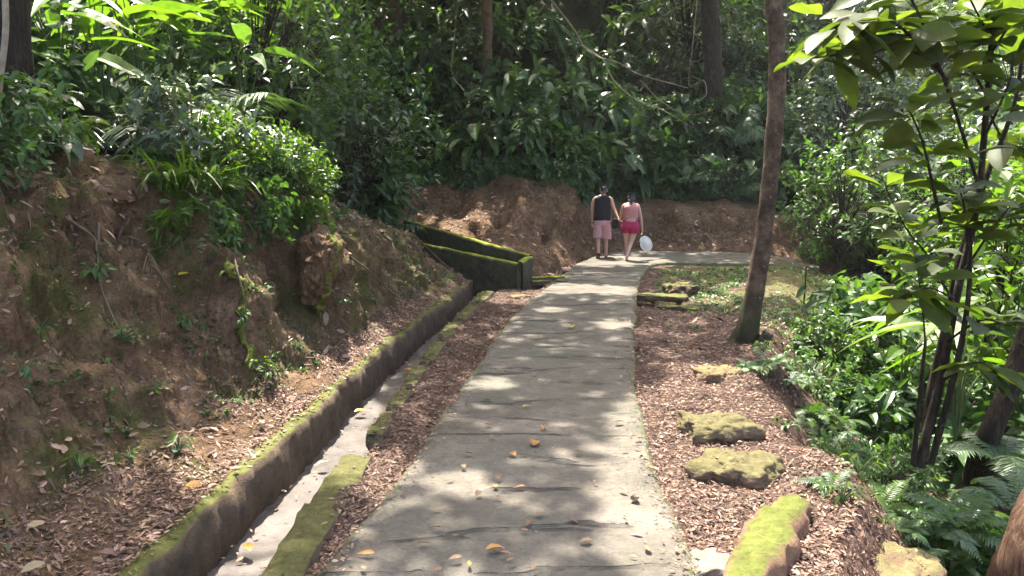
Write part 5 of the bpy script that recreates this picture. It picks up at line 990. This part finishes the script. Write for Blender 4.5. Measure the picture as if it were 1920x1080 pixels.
bd = join_quads(bd, fingers((.293, .024, .72), (.05, .1, -1), (0, 1, .1), (-1, 0, 0), .9) + fingers((-.19, .32, .95), (.1, .8, -.4), (0, .3, -.9), (-1, .2, 0), .9) + [ell((-.048, .04, 1.46), (.01, .018, .028)), ell((.108, .04, 1.46), (.01, .018, .028)), ell((.03, .13, 1.455), (.011, .017, .018)), ell((.002, .116, 1.485), (.011, .007, .007)), ell((.058, .116, 1.485), (.011, .007, .007)), ell((.03, .122, 1.42), (.021, .007, .006))])
link('body', bd, wom)
wear('shorts', [loft([(0, 0, .95, .15, .115), (0, -.005, .88, .185, .14), (0, -.012, .79, .212, .16), (0, -.005, .72, .205, .15)], cap=True), loft([(-.098, .0, .78, .112, .14), (-.09, .015, .68, .108, .118), (-.085, .02, .63, .102, .11)], cap=True), loft([(.10, -.005, .78, .112, .14), (.094, -.012, .68, .108, .118), (.088, -.018, .62, .104, .112)], cap=True)], MAT['red_cloth'], wom)
MAT['pink_top'] = mat_simple('rose_cloth', (.50, .20, .19), .8, var=.2)
wear('top', [loft([(.005, 0, .99, .178, .155), (.008, .0, 1.08, .176, .158), (.01, .0, 1.17, .18, .16), (.012, .0, 1.24, .172, .142), (.013, .0, 1.285, .14, .10)], cap=True)], MAT['pink_top'], wom)
V, Q = tube([[math.cos(a) * .168, math.sin(a) * .128, .955] for a in np.linspace(0, 6.2832, 25)], .016, 6); mb = MB(); mb.add(V, Q); link('waistband', mb.mesh('waistband', MAT['peach']), wom)
V, Q = tube(spline([[-.03, -.03, 1.36], [0, -.06, 1.31], [.03, -.03, 1.36]], 8), .006, 5); mb = MB(); mb.add(V, Q); link('halter_strap', mb.mesh('halter_strap', MAT['red_cloth']), wom)
HJ = dict(a=((.03, .0, 1.40), (.058, .05)), b=((.03, .015, 1.46), (.083, .082)), c=((.03, .025, 1.53), (.066, .072)), d=((.025, -.045, 1.37), (.03, .028)), e=((.015, -.075, 1.30), (.02, .018)), f=((.01, -.085, 1.24), .01)); link('hair', skin_mesh('hair', HJ, [('b', 'c'), ('b', 'a'), ('a', 'd'), ('d', 'e'), ('e', 'f')], MAT['hair'], 'b'), wom)
bag = thing('bag', 'small black bag hanging from the forearm of the man in black', 'bag', (MX + .31, MY + .0, .88)); link('body', rock_mesh('body', (.18, .12, .27), 300, MAT['black_cloth'], rough=.06, cuts=4, boxy=.6), bag)
V, Q = tube(spline([[-.06, -.0, .1], [-.04, -.06, .22], [.02, -.09, .26], [.06, -.04, .2], [.06, 0, .1]], 24), .008, 5); mb = MB(); mb.add(V, Q); link('strap', mb.mesh('strap', MAT['black_cloth']), bag)
hat = thing('hat', 'white oval sun hat held low in the hand of the woman in red shorts', 'hat', (WX + .385, WY + .02, .43)); hat.scale = (.88,) * 3; hat.rotation_euler = (rad(6), rad(-30), rad(8))
rr = np.array([0, .05, .085, .11, .13, .15, .175, .2, .21]); hh = np.array([.045, .042, .033, .022, .012, .006, .0, .002, .0]); an = np.linspace(0, 6.2832, 33)[:-1]
def lathe(rr, hh, thick):
    V = [];  rr2 = np.r_[rr, rr[::-1]]; hh2 = np.r_[hh, hh[::-1] - thick]
    V = np.stack([rr2[:, None] * np.cos(an)[None] * .78, -hh2[:, None] + 0 * an[None], rr2[:, None] * np.sin(an)[None] * 1.08], -1); n_ = 32; i = np.arange(len(rr2) - 1)[:, None] * n_; j = np.arange(n_)[None]; j2 = (j + 1) % n_
    return V.reshape(-1, 3), np.stack([i + j, i + j2, i + n_ + j2, i + n_ + j], -1).reshape(-1, 4)
V, Q = lathe(np.maximum(rr[4:], .1), hh[4:], .006); mb = MB(); mb.add(V, Q); link('brim', mb.mesh('brim', MAT['white_cloth']), hat)
V, Q = lathe(np.maximum(rr[:5], .001), hh[:5], .006); mb = MB(); mb.add(V, Q); link('crown', mb.mesh('crown', MAT['white_cloth']), hat)
V, Q = tube(spline([[-.13, .0, .14], [-.18, .0, .05], [-.175, .01, -.1]], 12), .016, 5); mb = MB(); mb.add(V, Q); link('strap', mb.mesh('strap', MAT['rubber']), hat)

# ------------------------------------------------------------------ crowns of the tall trees: unseen, placed to shade, gaps cut for sun patches
OPEN = [(at(p, q, z), r) for p, q, z, r in [(560, 765, .1, .42), (500, 830, .1, .38), (630, 690, .1, .30), (600, 730, .1, .35), (450, 880, .1, .25),
        (1300, 800, 0, .45), (1400, 860, 0, .55), (1330, 900, 0, .45), (1450, 930, 0, .5), (1340, 985, 0, .5), (1480, 1000, 0, .5), (1250, 870, 0, .25), (1345, 705, 0, .35), (1290, 730, 0, .25), (1640, 1050, -.2, .5), (1700, 1050, -.2, .5), (1560, 960, -.1, .4), (1420, 1060, .1, .4),
        (660, 870, 0, .22), (610, 900, -.2, .12), (700, 900, 0, .12),
        (1060, 548, 0, .45), (1150, 552, 0, .4), (985, 552, 0, .4), (1100, 500, 0, .5), (930, 470, .5, .4), (960, 500, .5, .35),
        (930, 735, 0, .05), (860, 930, 0, .05), (1040, 590, 0, .1), (1160, 620, 0, .1)]]
OPEN += [(atd(p, q, y), r) for p, q, y, r in [(560, 330, 9.6, .7), (500, 300, 9.6, .7), (430, 300, 9, .6), (620, 470, 9.3, .25), (630, 530, 9.3, .25), (460, 600, 7.3, .25), (470, 690, 7.3, .3), (640, 400, 10, .4),
        (200, 90, 10, .9), (370, 80, 10.5, .8), (280, 160, 9.5, .6), (90, 200, 8, .4), (480, 60, 13, .8), (330, 230, 9, .5), (180, 60, 14, 1.5), (400, 60, 15, 1.5),
        (1150, 430, 18.9, .6), (1190, 440, 18.6, .6), (1130, 250, 19.3, .4), (860, 270, 19, .4), (1580, 350, 18, 1.0), (1700, 120, 6.3, .6), (1850, 330, 6.4, .8), (1900, 150, 6.5, .7), (1660, 340, 6.4, .3),
        (1650, 640, 9.5, 1.3), (1550, 700, 8.5, .6), (1850, 600, 9, 1.5), (1880, 750, 8.5, 1.2), (1800, 400, 14, 2.5), (1880, 200, 14, 2.5), (1750, 250, 18, 2.0), (1850, 500, 12, 2.), (1840, 870, 6, .3), (1440, 560, 14, .7), (1300, 590, 13, .5), (1860, 970, 4.3, .4)]]
VERGE = [(1200, 770), (1330, 735), (1460, 775), (1570, 930), (1560, 1075), (1270, 1075)]
def inside(x_, y_, poly):
    c_ = False
    for (ax, ay), (bx, by) in zip(poly, poly[1:] + poly[:1]):
        if (ay > y_) != (by > y_) and x_ < (bx - ax) * (y_ - ay) / (by - ay) + ax: c_ = not c_
    return c_
OPEN += [(at(x_, y_, 0), .2) for x_ in range(1200, 1580, 38) for y_ in range(735, 1080, 22) if inside(x_, y_, VERGE)]
OP = np.array([o_[0] for o_ in OPEN]); OR = np.array([o_[1] for o_ in OPEN])
gxx, gyy = np.meshgrid(np.arange(-10.5, 5.2, .52), np.r_[np.arange(5.5, 25.5, .52), np.arange(25.5, 33, 1.3)]); gx2, gy2 = np.meshgrid(np.arange(5.3, 14, .75), np.arange(19, 32, .75)); gxx, gyy = np.r_[gxx.ravel(), gx2.ravel()], np.r_[gyy.ravel(), gy2.ravel()]; N_CL = gxx.size
cc = np.stack([gxx.ravel(), gyy.ravel(), rng.uniform(8.4, 12.0, N_CL)], -1) + rng.uniform(-.3, .3, (N_CL, 3)); cc[:, 2] = np.maximum(cc[:, 2], 2.9 + cc[:, 1] * .24)
hosts = [(o_, np.array(tip)) for o_, tip in CROWN_HOSTS]
tips = np.array([t_[1] for t_ in hosts]); who = np.argmin(np.linalg.norm((cc[:, None] - tips[None]) * np.array([1, 1, .3]), axis=-1), 1)
for k, (o_, tip) in enumerate(hosts):
    mine = cc[who == k]
    if len(mine) == 0: continue
    lf, st = MB(), MB(); base = np.array(o_.location)
    for q in mine:
        n_ = 36; P = q + rng.normal(size=(n_, 3)) * np.array([.42, .42, .25]); D = rdir(n_, -.1); N = unit(np.array([0, 0, 1.0]) + rng.normal(size=(n_, 3)) * .5)
        d = (P + D * .15)[:, None] - OP[None]; along = (d * SUN).sum(-1); dist = np.linalg.norm(d - along[..., None] * SUN, axis=-1); k_ = ~((dist < OR[None] + .2) & (along > 0)).any(1)
        P, D, N = P[k_], D[k_], N[k_]; n_ = len(P)
        if n_ == 0: continue
        leaves(lf, P - base, D, N, rng.uniform(.22, .42, n_), rng.uniform(.11, .19, n_), .3, .12, np.clip(rng.uniform(.1, .8) + rng.normal(size=n_) * .12, 0, 1))
    for q in mine[::7]:
        st.add(*tube(spline([tip - base, (tip + q) / 2 - base + np.array([0, 0, .4]), q - base], 10), np.linspace(.05, .012, 10), 5, .1))
    link('crown', lf.mesh('crown', MAT['leaf_mid'], False), o_); link('limbs', st.mesh('limbs', MAT['bark_dark']), o_)

# ------------------------------------------------------------------ remove the patterns the copies were made from
for o_ in PROTO:
    for ch_ in list(o_.children): bpy.data.objects.remove(ch_)
    bpy.data.objects.remove(o_)

# ------------------------------------------------------------------ thin volume added to lift the blacks, like lens glare
mb = MB(); V = np.array([[x_, y_, z_] for z_ in (-6, 32.0) for y_ in (-45, 125) for x_ in (-95, 95)], float); mb.add(V, [[0, 2, 3, 1], [4, 5, 7, 6], [0, 1, 5, 4], [2, 6, 7, 3], [0, 4, 6, 2], [1, 3, 7, 5]])
m, t, o = nt('glare_veil'); pv = node(t, 'ShaderNodeVolumePrincipled'); pv.inputs['Color'].default_value = (.95, .96, .95, 1); pv.inputs['Density'].default_value = .0005; pv.inputs['Anisotropy'].default_value = .45; t.links.new(pv.outputs[0], o.inputs['Volume'])
hz = link('added_haze', mb.mesh('added_haze', m, False)); hz['kind'] = 'stuff'
